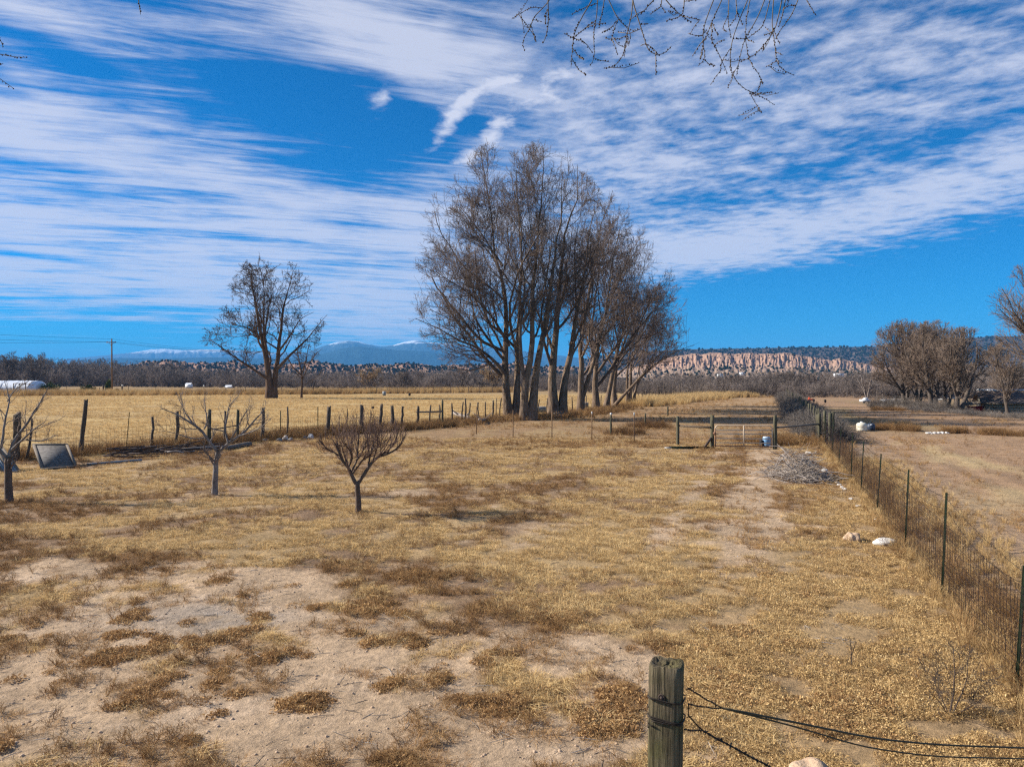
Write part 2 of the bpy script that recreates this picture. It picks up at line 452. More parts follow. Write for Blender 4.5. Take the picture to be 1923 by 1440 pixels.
M['rope'] = mat('greenish_strand', (0.040, 0.032, 0.018), (0.115, 0.095, 0.058), 40, 0.7, bump=0.3, dist=0.003)
M['gate'] = mat('tan_gate_paint', (0.48, 0.36, 0.24), (0.66, 0.53, 0.38), 10, 0.55, bump=0.1, spec=0.4)
M['gaterust'] = mat('rusty_gate_paint', (0.17, 0.075, 0.04), (0.36, 0.20, 0.12), 10, 0.7, bump=0.1)
M['rock'] = mat('tan_rock', (0.36, 0.235, 0.145), (0.62, 0.45, 0.30), 9, 0.95, bump=1.0, dist=0.04)
M['whiterock'] = mat('pale_rock', (0.48, 0.45, 0.40), (0.78, 0.75, 0.70), 5, 0.95, bump=0.7, dist=0.02)
M['darkrock'] = mat('grey_rock', (0.10, 0.09, 0.08), (0.34, 0.32, 0.30), 5, 0.95, bump=0.7, dist=0.02)
M['board'] = mat('weathered_board', (0.10, 0.080, 0.062), (0.27, 0.225, 0.18), 6, 0.9, (1, 8, 8), 0.6, 0.01)
M['screen'] = mat('dusty_screen', (0.045, 0.040, 0.037), (0.22, 0.20, 0.18), 9, 0.75, bump=0.2, contrast=0.8)
M['pipe'] = mat('blue_grey_pipe', (0.09, 0.12, 0.14), (0.24, 0.29, 0.32), 8, 0.5, bump=0.1, spec=0.4)
M['stick'] = mat('dark_sticks', (0.035, 0.026, 0.022), (0.13, 0.092, 0.075), 6, 0.95, bump=0.4)
M['palestick'] = mat('bleached_stick', (0.20, 0.165, 0.14), (0.40, 0.35, 0.31), 6, 0.95, bump=0.4)
M['tank'] = mat('cream_tank', (0.58, 0.54, 0.42), (0.74, 0.70, 0.57), 3, 0.5, bump=0.05, spec=0.4)
M['drum'] = mat('dark_blue_drum', (0.015, 0.024, 0.045), (0.05, 0.07, 0.11), 4, 0.45, bump=0.05, spec=0.45)
M['bluebin'] = mat('light_blue_plastic', (0.10, 0.26, 0.48), (0.28, 0.46, 0.66), 4, 0.5, bump=0.05, spec=0.4)
M['black'] = mat('black_plastic', (0.01, 0.01, 0.011), (0.03, 0.03, 0.032), 8, 0.6, bump=0.1)
M['red'] = mat('red_paint', (0.30, 0.022, 0.020), (0.46, 0.045, 0.038), 4, 0.65, bump=0.1)
M['cream'] = mat('cream_planks', (0.33, 0.295, 0.22), (0.52, 0.475, 0.37), 5, 0.85, (0.4, 0.4, 4), 0.3)
M['roof'] = mat('brown_roofing', (0.085, 0.066, 0.060), (0.17, 0.135, 0.12), 3, 0.9, bump=0.4, dist=0.03)
M['whitemetal'] = mat('white_metal', (0.62, 0.64, 0.66), (0.80, 0.81, 0.82), 3, 0.5, bump=0.05, spec=0.4)
M['film'] = mat('greenhouse_film', (0.58, 0.62, 0.68), (0.80, 0.83, 0.87), 1.2, 0.4, (0.3, 1, 1), 0.4, 0.15, spec=0.4)
M['frame'] = mat('rusty_frame', (0.11, 0.075, 0.055), (0.22, 0.16, 0.12), 5, 0.8, bump=0.2)
M['pole'] = mat('pole_wood', (0.14, 0.082, 0.045), (0.29, 0.18, 0.105), 3, 0.95, (5, 5, 0.4), 0.4, 0.02)
M['dark'] = mat('dark_hide', (0.012, 0.010, 0.009), (0.035, 0.028, 0.024), 8, 0.8, bump=0.1)
M['orange'] = mat('orange_red_paint', (0.45, 0.055, 0.02), (0.62, 0.10, 0.04), 4, 0.6, bump=0.1)
M['bosque'] = mat('far_twigs', (0.14, 0.115, 0.10), (0.29, 0.235, 0.20), 0.15, 0.95, bump=0, rand=0.35)
M['bosque2'] = mat('far_tan_twigs', (0.28, 0.185, 0.10), (0.42, 0.30, 0.175), 0.3, 0.95, bump=0)
M['pine'] = mat('juniper', (0.018, 0.026, 0.014), (0.055, 0.066, 0.034), 2.5, 0.95, bump=0.3, rand=0.4)
M['evergreen'] = mat('green_shrub', (0.035, 0.052, 0.012), (0.115, 0.135, 0.035), 3, 0.9, bump=0)

# ------------------------------------------------------------------ the ground
LF0, LF1 = gp(30, 864), gp(830, 800)              # left fence line
TR1 = gp(1330, 745.5)                             # the tree row's fence runs on to here


def side(x, y, a, b):                             # > 0: beyond / to the left of the line a-b
    return ((b[0] - a[0]) * (y - a[1]) - (b[1] - a[1]) * (x - a[0])) / math.hypot(b[0] - a[0], b[1] - a[1])


def fence_x(y): return 2.6 + 0.355 * y            # the wire fence on the right


def zones(x, y):
    """pasture, right field, yard and mown lane weights"""
    sl = side(x, y, LF0, LF1); st = side(x, y, LF1, TR1)
    past = np.where(x < LF1[0], sl > 0, st > 0).astype(float)
    past = np.where((x < LF1[0]) & (sl > 0) | (x >= LF1[0]) & (st > 0), 1.0, 0.0)
    right = np.where(x > fence_x(y), 1.0, 0.0)
    past = past * (1 - right)
    rest = 1 - past - right
    lane = rest * sstep(33.5, 36.5, y)
    yard = rest - lane
    return past, right, yard, lane


def ell(px, py, x, y, rx, ry, soft=0.5):
    d = np.sqrt(((px - x) / rx) ** 2 + ((py - y) / ry) ** 2)
    return 1 - sstep(1 - soft, 1 + soft, d)


def bare_mask(x, y):
    """how bare the yard's soil is, 0..1 (trodden patches and the wheel ruts)"""
    px, py = to_px(x, y)
    n = fbm(x * 0.55, y * 0.55, 5); n2 = fbm(x * 1.9 + 40, y * 1.9, 4)
    b = 0.16 + 0 * x
    for cx, cy, rx, ry, w in ((380, 1105, 290, 42, .75), (90, 1075, 170, 30, .5), (620, 1150, 120, 45, .5), (330, 1170, 420, 55, .80), (200, 1330, 440, 140, .80), (640, 1330, 360, 130, .95),
                              (960, 1400, 210, 80, .95), (1010, 1230, 150, 50, .62), (1190, 1270, 90, 60, .85), (1130, 1350, 120, 80, .8), (1110, 1130, 100, 40, .2),
                              (780, 925, 75, 12, .55), (150, 985, 150, 14, .35), (1390, 1000, 70, 150, .45), (830, 1180, 130, 45, .38), (1500, 960, 70, 60, .25)):
        b = np.maximum(b, ell(px, py, cx, cy, rx, ry) * w)
    xr = x - 0.355 * y
    for c, wd, s in ((-0.45, 0.95, .80), (-2.25, 0.38, .62)):
        b = np.maximum(b, s * np.exp(-((xr - c + 0.25 * (n - .5)) / wd) ** 2) * sstep(11.5, 15, y))
    for cx, cy, rx, ry, w in ((580, 1010, 250, 40, .5), (1100, 1090, 180, 70, .45), (1000, 870, 350, 22, .3), (1180, 950, 140, 40, .25), (1560, 1250, 270, 170, .65), (640, 970, 150, 16, .3)):
        b = b - ell(px, py, cx, cy, rx, ry) * w
    n3 = fbm(x * 5.3 + 13, y * 5.3, 3)
    return np.clip(sstep(0.22, 0.78, b + .06 + (n - 0.5) * 0.75 + (n2 - 0.5) * 0.85 + (n3 - 0.5) * 0.55), 0, 1)


def gz(x, y):
    """ground relief"""
    x = np.asarray(x, float); y = np.asarray(y, float)
    z = 0.10 * (fbm(x * 0.13 + 5, y * 0.13, 3) - 0.5) * sstep(4, 14, y) + 0.05 * (fbm(x * 0.9, y * 0.9 + 3, 4) - 0.5)
    near = 1 - sstep(14, 26, y)
    z = z + near * 0.035 * (fbm(x * 4.5, y * 4.5 + 3, 4, 0.6) - 0.5)
    z = z - 2.1 * sstep(66.0, 74.0, y) * (1 - sstep(96, 112, y)) * sstep(47.0, 49.5, x) * (1 - sstep(72, 80, x))
    r = (x > fence_x(y)) & (y < 140)
    z = z + np.where(r, 0.014 * np.sin((x - 0.355 * y) * 0.94 * 5.2 + 2 * fbm(x * .2, y * .2, 2)) * sstep(0.6, 1.6, x - fence_x(y)) * (1 - sstep(30, 60, y)), 0)
    return z


def ochre(x, y):
    xr = x - .355 * y; near = 1 - sstep(12.0, 15.0, y)
    return np.maximum(sstep(.2, 1.6, xr) * (1 - sstep(19, 26, y)), sstep(-1.5, -.6, xr) * near)


def ground_colour(x, y):
    px, py = to_px(x, y)
    past, right, yard, lane = zones(x, y)
    n1 = fbm(x * 0.62, y * 0.62, 5)[..., None]; n2 = fbm(x * 2.1 + 9, y * 2.1, 4)[..., None]; n3 = fbm(x * 0.06, y * 0.06 + 4, 4)[..., None]
    C = lambda *c: np.array(c)
    soil = C(.470, .335, .212) * (0.80 + 0.40 * n2) * (0.90 + .22 * n1)
    pale = C(.64, .475, .325)
    litter = C(.255, .165, .098) * (0.6 + 0.8 * n2)
    straw = C(.400, .275, .140) * (0.75 + 0.5 * n2)
    b = bare_mask(x, y)[..., None]
    soil = soil + (pale - soil) * (sstep(.60, .78, fbm(x * 1.1 + 70, y * 1.1, 4)) * .55)[..., None]
    ash = (ell(px, py, 350, 1165, 190, 32, .9) * .50 + ell(px, py, 450, 1150, 110, 26, .9) * .35)[..., None]
    ash = ash * sstep(.35, .6, n2 + .1 * n1)
    soil = soil * (1 - ash) + C(.30, .255, .21) * (.8 + .4 * n2) * ash
    veg = litter + (straw - litter) * sstep(.42, .62, n1)
    och = ochre(x, y)[..., None]
    veg = veg + (C(.40, .27, .14) * (.75 + .5 * n2) - veg) * och * .8
    yc = veg + (soil - veg) * b
    pc = C(.50, .345, .150) * (0.72 + 0.30 * n2 + 0.32 * n3)
    pc = pc + (C(.29, .19, .10) - pc) * (sstep(.52, .70, fbm(x * 0.16 + 30, y * 0.30, 4)) * .55)[..., None]
    xr = (x - 0.355 * y)[..., None] * 0.94
    rc = C(.330, .212, .125) * (0.80 + 0.30 * n2 + 0.22 * n3)
    green = sstep(.46, .62, fbm((x - 0.355 * y) * 0.22 + 3, y * 0.03, 4)) * sstep(38, 55, y) * (1 - sstep(100, 130, y))
    rc = rc + (C(.265, .20, .098) - rc) * (green * .75)[..., None]
    stw = sstep(.52, .66, fbm((x - 0.5 * y) * 0.35, y * 0.12 + 8, 4)) * (1 - sstep(34, 44, y)) * sstep(15, 22, y)
    rc = rc + (C(.50, .37, .19) - rc) * (stw * .7)[..., None]
    strip = np.exp(-((x - fence_x(y) - 1.3) / 1.7) ** 2)[..., None] * 0.6
    rc = rc + (C(.32, .235, .16) * (0.8 + .4 * n2) - rc) * strip
    lc = C(.310, .200, .108) * (0.75 + 0.35 * n2 + 0.25 * n3)
    lc = lc + (C(.42, .30, .15) - lc) * (sstep(.50, .66, fbm(x * .5, y * .22, 4)) * .5)[..., None]
    far = sstep(66, 84, y)[..., None]
    lc = lc + (C(.38, .25, .135) * (0.9 + .2 * n2) - lc) * far
    ff = sstep(150, 175, y)[..., None]
    fc = C(.36, .245, .125) * (0.8 + .4 * n3)
    pc = pc * (1 - ff) + fc * ff
    c = past[..., None] * pc + right[..., None] * rc + yard[..., None] * yc + lane[..., None] * lc
    return np.clip(c, 0.02, 0.9)


def build_ground():
    ys = [-14, -6, -1, 1.5, 3.2, 4.5]; y = 5.4
    while y < 30: ys.append(y); y *= 1.0072
    while y < 260: ys.append(y); y *= 1.02
    while y < 19000: ys.append(y); y *= 1.22
    ys.append(20500); ys = np.array(ys)
    u = np.linspace(-1, 1, 421); a = 0.92 * u + 0.5 * u ** 7      # columns fan out with distance
    Y, A = np.meshgrid(ys, a, indexing='ij')
    X = A * np.maximum(np.abs(Y) + 2.0, 9.0)
    Z = gz(X, Y)
    V = np.stack([X, Y, Z], -1)
    nr, nc = Y.shape; i = np.arange(nr - 1)[:, None] * nc + np.arange(nc - 1)[None]
    q = np.stack([i, i + 1, i + nc + 1, i + nc], -1).reshape(-1, 4)
    me = mesh_np('ground', V, q, smooth=True)
    c = ground_colour(X.ravel(), np.maximum(Y.ravel(), 2.0))
    ca = me.color_attributes.new('soil', 'FLOAT_COLOR', 'POINT')
    ca.data.foreach_set('color', np.c_[c, np.ones(len(c))].astype(np.float32).ravel())
    m, nt, b = new_mat('earth'); N = nt.nodes; L = nt.links
    at_ = N.new('ShaderNodeAttribute'); at_.attribute_name = 'soil'
    ge = N.new('ShaderNodeNewGeometry')
    n1 = N.new('ShaderNodeTexNoise'); n1.inputs['Scale'].default_value = 9; n1.inputs['Detail'].default_value = 9; n1.inputs['Roughness'].default_value = 0.72
    n2 = N.new('ShaderNodeTexNoise'); n2.inputs['Scale'].default_value = 55; n2.inputs['Detail'].default_value = 5; n2.inputs['Roughness'].default_value = 0.7
    n3 = N.new('ShaderNodeTexNoise'); n3.inputs['Scale'].default_value = 1.1; n3.inputs['Detail'].default_value = 8; n3.inputs['Roughness'].default_value = 0.7
    for n in (n1, n2, n3): L.new(ge.outputs['Position'], n.inputs[0])
    k1 = N.new('ShaderNodeMapRange'); L.new(n1.outputs[0], k1.inputs[0]); k1.inputs[1].default_value = .3; k1.inputs[2].default_value = .7; k1.inputs[3].default_value = .60; k1.inputs[4].default_value = 1.28
    k2 = N.new('ShaderNodeMapRange'); L.new(n2.outputs[0], k2.inputs[0]); k2.inputs[1].default_value = .3; k2.inputs[2].default_value = .7; k2.inputs[3].default_value = .72; k2.inputs[4].default_value = 1.22
    k3 = N.new('ShaderNodeMapRange'); L.new(n3.outputs[0], k3.inputs[0]); k3.inputs[1].default_value = .3; k3.inputs[2].default_value = .7; k3.inputs[3].default_value = .82; k3.inputs[4].default_value = 1.18
    mu = N.new('ShaderNodeMath'); mu.operation = 'MULTIPLY'; L.new(k1.outputs[0], mu.inputs[0]); L.new(k2.outputs[0], mu.inputs[1])
    mv = N.new('ShaderNodeMath'); mv.operation = 'MULTIPLY'; L.new(mu.outputs[0], mv.inputs[0]); L.new(k3.outputs[0], mv.inputs[1])
    vm = N.new('ShaderNodeVectorMath'); vm.operation = 'SCALE'; L.new(at_.outputs['Color'], vm.inputs[0]); L.new(mv.outputs[0], vm.inputs['Scale'])
    L.new(vm.outputs[0], b.inputs['Base Color']); b.inputs['Roughness'].default_value = 0.97; b.inputs['Specular IOR Level'].default_value = 0.08
    bp = N.new('ShaderNodeBump'); bp.inputs['Strength'].default_value = 0.9; bp.inputs['Distance'].default_value = 0.05; L.new(n1.outputs[0], bp.inputs['Height'])
    bq = N.new('ShaderNodeBump'); bq.inputs['Strength'].default_value = 0.6; bq.inputs['Distance'].default_value = 0.012; L.new(n2.outputs[0], bq.inputs['Height'])
    L.new(bp.outputs[0], bq.inputs['Normal']); L.new(bq.outputs[0], b.inputs['Normal'])
    o = obj('ground', me, m)
    tag(o, 'dry tan earth of the yard, pasture and ploughed field', 'ground', kind='structure')


build_ground()


# ------------------------------------------------------------------ mountains, mesa, badlands
def relief(name, prof, base_py, Y0, D, m, label, gully=0.35, gfreq=9.0, ncol=320, nrow=26, seed=0, shape=0.8, smooth=True, rough=0.0, back=0.5, cliffs=False):
    """a range whose crest follows prof [(px, py)], standing between the distances Y0 (foot) and Y0+D (crest)"""
    px = np.linspace(prof[0][0], prof[-1][0], ncol)
    top = np.interp(px, [p[0] for p in prof], [p[1] for p in prof])
    v = np.r_[np.linspace(0, 1, nrow), 1 + back * np.linspace(0.12, 1, 7)]
    PXg, Vg = np.meshgrid(px, v); TOP = np.broadcast_to(top, PXg.shape)
    Yd = Y0 + Vg * D
    crest = CAMH + (HY - TOP) / FPX * (Y0 + D); foot = CAMH + (HY - base_py) / FPX * Y0
    xs = (PXg - CX) / FPX * Yd
    s = np.where(Vg <= 1, np.clip(Vg, 0, 1) ** shape, 1 - ((Vg - 1) / back) ** 1.3)
    if cliffs: s = np.where(Vg <= 1, np.where(Vg < .50, .42 * (Vg / .50) ** 1.1, .42 + .58 * sstep(.50, .97, Vg)), s)
    h = foot + (crest - foot) * s
    k = gfreq * 100.0 / FPX
    uu = PXg * gfreq / 100.0
    g = np.abs(fbm(uu + seed, Vg * 1.6 + seed + 0.6 * fbm(uu * .5, Vg * 2, 2), 5, 0.55) - 0.5) * 2      # ridged: spurs and gullies
    g2 = np.abs(fbm(uu * 3.1 + seed, Vg * 3 + 9, 3) - 0.5) * 2
    if cliffs:      # steep fluted upper wall above broken talus spurs, unlike from place to place
        wv = uu + 1.3 * (fbm(uu * 1.1 + 3, Vg * 3.2, 4) - .5)
        g = 0.55 * np.abs(fbm(wv * 1.1 + seed, Vg * 2.4 + seed, 4) - .5) * 2 + 0.45 * np.abs(fbm(wv * 4.3 + 8, Vg * 5 + 2, 4, .6) - .5) * 2
        g2 = np.abs(fbm(wv * 9 + 5, Vg * 9, 3) - .5) * 2
    env = np.sin(np.clip(Vg, 0, 1) * math.pi) ** 0.7
    if cliffs: env = .35 * env + .75 * np.exp(-((Vg - .74) / .16) ** 2)
    h = h - (crest - foot) * gully * (0.75 * g + 0.25 * g2) * env
    if rough: h = h + (crest - foot) * rough * (fbm(uu * 1.7 + 50, Vg * 5 + seed, 4) - 0.5) * (env if cliffs else np.clip(Vg * 3, 0, 1))
    V = np.stack([xs, Yd, h], -1); nr, nc = PXg.shape
    i = np.arange(nr - 1)[:, None] * nc + np.arange(nc - 1)[None]
    q = np.stack([i, i + 1, i + nc + 1, i + nc], -1).reshape(-1, 4)
    me = mesh_np(name, V, q, smooth=smooth)
    hh = np.clip((h - foot) / (np.max(crest) - foot + 1e-6), 0, 1)
    a = me.attributes.new('height', 'FLOAT', 'POINT'); a.data.foreach_set('value', hh.astype(np.float32).ravel())
    o = obj(name, me, m); tag(o, label, kind='structure')
    return o, V


def hill_mat(name, low, high, spot, sc, spot_amt, hi0=0.4, hi1=0.8, snow=None, strata=False):
    m, nt, b = new_mat(name); N = nt.nodes; L = nt.links
    ge = N.new('ShaderNodeNewGeometry'); at_ = N.new('ShaderNodeAttribute'); at_.attribute_name = 'height'
    no = N.new('ShaderNodeTexNoise'); no.inputs['Scale'].default_value = sc; no.inputs['Detail'].default_value = 8; no.inputs['Roughness'].default_value = 0.7
    L.new(ge.outputs['Position'], no.inputs[0])
    ad = N.new('ShaderNodeMath'); ad.operation = 'MULTIPLY_ADD'; L.new(no.outputs[0], ad.inputs[0]); ad.inputs[1].default_value = 0.5; L.new(at_.outputs['Fac'], ad.inputs[2])
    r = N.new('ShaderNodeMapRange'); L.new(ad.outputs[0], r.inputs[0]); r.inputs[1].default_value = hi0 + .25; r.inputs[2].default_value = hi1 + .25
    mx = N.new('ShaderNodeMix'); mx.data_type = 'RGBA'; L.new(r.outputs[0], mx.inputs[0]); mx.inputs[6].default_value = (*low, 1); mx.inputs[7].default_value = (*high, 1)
    n2 = N.new('ShaderNodeTexNoise'); n2.inputs['Scale'].default_value = sc * 6; n2.inputs['Detail'].default_value = 5; n2.inputs['Roughness'].default_value = 0.6
    L.new(ge.outputs['Position'], n2.inputs[0])
    r2 = N.new('ShaderNodeMapRange'); L.new(n2.outputs[0], r2.inputs[0]); r2.inputs[1].default_value = .62 - spot_amt; r2.inputs[2].default_value = .66 - spot_amt * .8
    m2 = N.new('ShaderNodeMix'); m2.data_type = 'RGBA'; L.new(r2.outputs[0], m2.inputs[0]); L.new(mx.outputs[2], m2.inputs[6]); m2.inputs[7].default_value = (*spot, 1)
    col = m2.outputs[2]
    if snow:
        n3 = N.new('ShaderNodeTexNoise'); n3.inputs['Scale'].default_value = snow[2]; n3.inputs['Detail'].default_value = 7; n3.inputs['Roughness'].default_value = 0.65
        L.new(ge.outputs['Position'], n3.inputs[0])
        a3 = N.new('ShaderNodeMath'); a3.operation = 'MULTIPLY_ADD'; L.new(n3.outputs[0], a3.inputs[0]); a3.inputs[1].default_value = snow[3]; L.new(at_.outputs['Fac'], a3.inputs[2])
        r3 = N.new('ShaderNodeMapRange'); L.new(a3.outputs[0], r3.inputs[0]); r3.inputs[1].default_value = snow[0]; r3.inputs[2].default_value = snow[1]
        m3 = N.new('ShaderNodeMix'); m3.data_type = 'RGBA'; L.new(r3.outputs[0], m3.inputs[0]); L.new(col, m3.inputs[6]); m3.inputs[7].default_value = (.75, .77, .8, 1)
        col = m3.outputs[2]
    L.new(col, b.inputs['Base Color']); b.inputs['Roughness'].default_value = 1.0; b.inputs['Specular IOR Level'].default_value = 0.0
    bp = N.new('ShaderNodeBump'); bp.inputs['Strength'].default_value = 0.6; bp.inputs['Distance'].default_value = 1.5 / sc / 20; L.new(no.outputs[0], bp.inputs['Height']); L.new(bp.outputs[0], b.inputs['Normal'])
    return m


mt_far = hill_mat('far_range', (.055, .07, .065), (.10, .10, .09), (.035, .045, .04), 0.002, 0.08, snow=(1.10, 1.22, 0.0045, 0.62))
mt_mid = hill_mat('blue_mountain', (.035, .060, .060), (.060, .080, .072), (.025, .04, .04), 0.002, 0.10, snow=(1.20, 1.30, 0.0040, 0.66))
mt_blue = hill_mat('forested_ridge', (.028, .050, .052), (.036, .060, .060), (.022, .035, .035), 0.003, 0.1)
mt_mesa = hill_mat('juniper_mesa', (.16, .115, .09), (.13, .10, .085), (.028, .032, .028), 0.012, 0.16)
mt_bad = hill_mat('badlands', (.34, .245, .17), (.39, .245, .17), (.25, .165, .115), 0.02, 0.10, 0.25, 0.55)
mt_badl = hill_mat('red_hills', (.20, .145, .105), (.27, .165, .115), (.09, .075, .055), 0.012, 0.05, 0.2, 0.6)

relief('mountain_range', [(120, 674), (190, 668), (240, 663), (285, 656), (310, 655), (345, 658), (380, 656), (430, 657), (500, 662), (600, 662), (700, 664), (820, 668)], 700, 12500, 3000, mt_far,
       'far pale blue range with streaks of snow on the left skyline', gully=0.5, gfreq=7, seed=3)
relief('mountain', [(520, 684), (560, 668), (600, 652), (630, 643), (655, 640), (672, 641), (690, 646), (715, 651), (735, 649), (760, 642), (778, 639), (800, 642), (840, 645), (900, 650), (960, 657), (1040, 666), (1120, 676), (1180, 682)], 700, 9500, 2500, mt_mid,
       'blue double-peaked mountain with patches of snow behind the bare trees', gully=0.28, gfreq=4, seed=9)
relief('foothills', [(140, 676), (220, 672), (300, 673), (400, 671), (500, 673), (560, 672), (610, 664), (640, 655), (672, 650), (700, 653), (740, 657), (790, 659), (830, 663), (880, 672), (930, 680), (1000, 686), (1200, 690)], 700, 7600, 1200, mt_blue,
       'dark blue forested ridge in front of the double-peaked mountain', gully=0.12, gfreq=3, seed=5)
MESA, mesaV = relief('mesa', [(1090, 676), (1150, 664), (1230, 659), (1290, 656), (1350, 655), (1420, 654), (1500, 652), (1640, 651), (1660, 648), (1720, 643), (1800, 636), (1860, 632), (1960, 630), (2200, 626), (2600, 628)], 712, 1900, 700, mt_mesa,
       'flat-topped mesa dotted with dark junipers on the right skyline', gully=0.16, gfreq=4, seed=21, shape=0.75)
BAD, badV = relief('badlands', [(1100, 706), (1170, 694), (1230, 681), (1262, 670), (1285, 667), (1300, 664), (1318, 666), (1335, 662), (1380, 665), (1400, 663), (1440, 665), (1480, 663), (1510, 669), (1560, 676), (1578, 673), (1600, 678), (1640, 686), (1700, 690), (1800, 697), (1950, 700)], 716, 900, 420, mt_bad,
       'pink eroded badland cliffs below the mesa', gully=0.15, gfreq=9, ncol=900, nrow=64, seed=31, shape=0.8, smooth=True, rough=0.20, back=0.6, cliffs=True)
RED, redV = relief('red_hills', [(150, 697), (210, 692), (250, 684), (275, 678), (300, 677), (322, 674), (345, 680), (400, 682), (440, 679), (470, 684), (520, 684), (560, 682), (592, 677), (620, 682), (660, 687), (700, 684), (740, 685), (755, 681), (800, 684), (830, 687), (900, 684), (960, 682), (1000, 688), (1080, 690), (1160, 694)], 716, 1000, 380, mt_badl,
       'low reddish hills between the grey woods and the blue mountain', gully=0.42, gfreq=7, ncol=620, nrow=40, seed=41, smooth=True, rough=0.25)


# ------------------------------------------------------------------ bare trees
class TreeParts:
    def __init__(s): s.g = {}

    def put(s, key, P, Rr, sides):
        V, Q = tubes(P, Rr, sides); s.g.setdefault(key, MB()).add(V, Q)


def stem_pts(pxs, Y, n, rg, jit=0.25, spread=0.0):
    """a stem drawn through photo pixels at distance Y (third value of a point: metres nearer or farther)"""
    P = []
    for i, p in enumerate(pxs):
        dy = p[2] if len(p) > 2 else 0.0
        P.append(at(p[0], p[1], Y) + np.array([0, dy + spread * i / max(1, len(pxs) - 1), 0]))
    P = resample(P, n)
    w = np.cumsum(rg.normal(size=(n, 3)), axis=0) * jit / math.sqrt(n); w -= np.linspace(0, 1, n)[:, None] * w[-1] * 0.5; w[0] = 0
    return P + w * np.linspace(0, 1, n)[:, None] ** .6 * [1, 1, .5]


def bare_tree(name, label, base, stems, env, lv, mats, cat='tree', group=None, seed=1, scale_px=None, rmin=0.012, trunk_sides=9, flare=1.35, tk=1.0, tp=0.9, wob=.03):
    """base: pixel of the foot; stems: [(pixels, r0, r1, kind, spread)]; env: [(px, py, rx, ry)] crown ellipses; lv: branching levels"""
    rg = np.random.default_rng(seed); Y = depth(base[1]); g0 = gp(*base)
    pm = Y / FPX
    E = [(np.array(at(e[0], e[1], Y)), np.array([e[2] * pm, (e[4] if len(e) > 4 else e[2]) * pm, e[3] * pm])) for e in env]
    parts = TreeParts(); P0 = []; R0 = []
    n0 = 15
    for st in stems:
        pxs, r0, r1 = st[:3]; kind = st[3] if len(st) > 3 else 'trunk'; spr = st[4] if len(st) > 4 else 0.0
        P = stem_pts(pxs, Y, n0, rg, wob * abs(pxs[0][1] - pxs[-1][1]) * pm, spr)
        rr = r1 + (r0 * tk - r1) * (1 - np.linspace(0, 1, n0)) ** tp
        if kind == 'trunk' and abs(pxs[0][1] - base[1]) < 6:
            P[0, 2] = -0.12; rr[0] *= flare; rr[1] *= 1 + (flare - 1) * 0.25
        parts.put('trunk' if kind == 'trunk' else 'limb', P[None], rr[None], trunk_sides)
        P0.append(P); R0.append(rr)
    P = np.array(P0); Rr = np.array(R0)
    for k, d in enumerate(lv):
        st, dr, ln, rad = spawn(P, Rr, d['k'], d.get('t0', .25), d.get('t1', 1.0), d['ang'], d.get('sd', 12), d['lr'], d['rr'], rg, rmin, E, d.get('fall', .5), d.get('lmin', 0.15))
        if k == 0:
            lo = st[:, 2] > d.get('zmin', 0.0); st, dr, ln, rad = st[lo], dr[lo], ln[lo], rad[lo]
        P, Rr = grow(st, dr, ln, rad, d['n'], d['wig'], d['up'], rg, d.get('tip', .35))
        Rr = np.maximum(Rr, rmin * 0.8)
        parts.put(d['part'], P, Rr, d['s'])
    t = thing(name, label, cat, g0, group)
    for key, mb in parts.g.items():
        for i in range(len(mb.V)): mb.V[i] = mb.V[i] - g0
        mb.build(key, mats[key], t, smooth=True)
    return t


CW = {'trunk': M['bark'], 'limb': M['limb'], 'crown': M['twig']}
LVC = [dict(k=17, t0=.15, t1=.99, ang=52, sd=12, lr=.60, rr=.52, n=9, wig=.13, up=.12, part='limb', s=4, fall=.58, lmin=.8),
       dict(k=11, t0=.15, t1=.99, ang=42, sd=13, lr=.56, rr=.60, n=6, wig=.15, up=.09, part='crown', s=3, fall=.45, lmin=.5),
       dict(k=7, t0=.12, t1=1.0, ang=38, sd=14, lr=.58, rr=.60, n=4, wig=.18, up=.07, part='crown', s=3, fall=.35, lmin=.3),
       dict(k=3, t0=.25, t1=1.0, ang=34, sd=12, lr=.66, rr=.75, n=2, wig=.20, up=.05, part='crown', s=3, fall=.3, lmin=.25)]
GRP = 'tall bare cottonwoods in a row beside the lane'
bare_tree('cottonwood_tree', 'leftmost tall bare cottonwood of the row, with a long low limb reaching left', (960, 786),
          [([(956, 786), (953, 740), (950, 700), (955, 650), (960, 600), (952, 540), (942, 480), (932, 420), (924, 360), (918, 312)], .52, .022),
           ([(967, 786), (973, 740), (977, 690), (973, 640), (976, 580), (985, 520), (988, 450), (982, 380), (972, 305)], .44, .022, 'trunk', 2.5),
           ([(951, 705), (925, 672), (895, 652), (860, 640), (820, 615), (782, 600)], .24, .025, 'limb', -1.5),
           ([(956, 650), (930, 602), (895, 562), (860, 540), (826, 520)], .20, .025, 'limb', -3),
           ([(944, 500), (915, 455), (885, 412), (862, 380)], .15, .03, 'limb', 2),
           ([(953, 690), (935, 640), (905, 590), (880, 550), (862, 500), (850, 460)], .17, .03, 'limb', 3)],
          [(908, 520, 140, 208), (935, 400, 98, 132), (975, 440, 74, 168), (850, 590, 92, 78)], LVC, CW, group=GRP, seed=2, rmin=.011, tk=.74, tp=1.5, wob=.035)
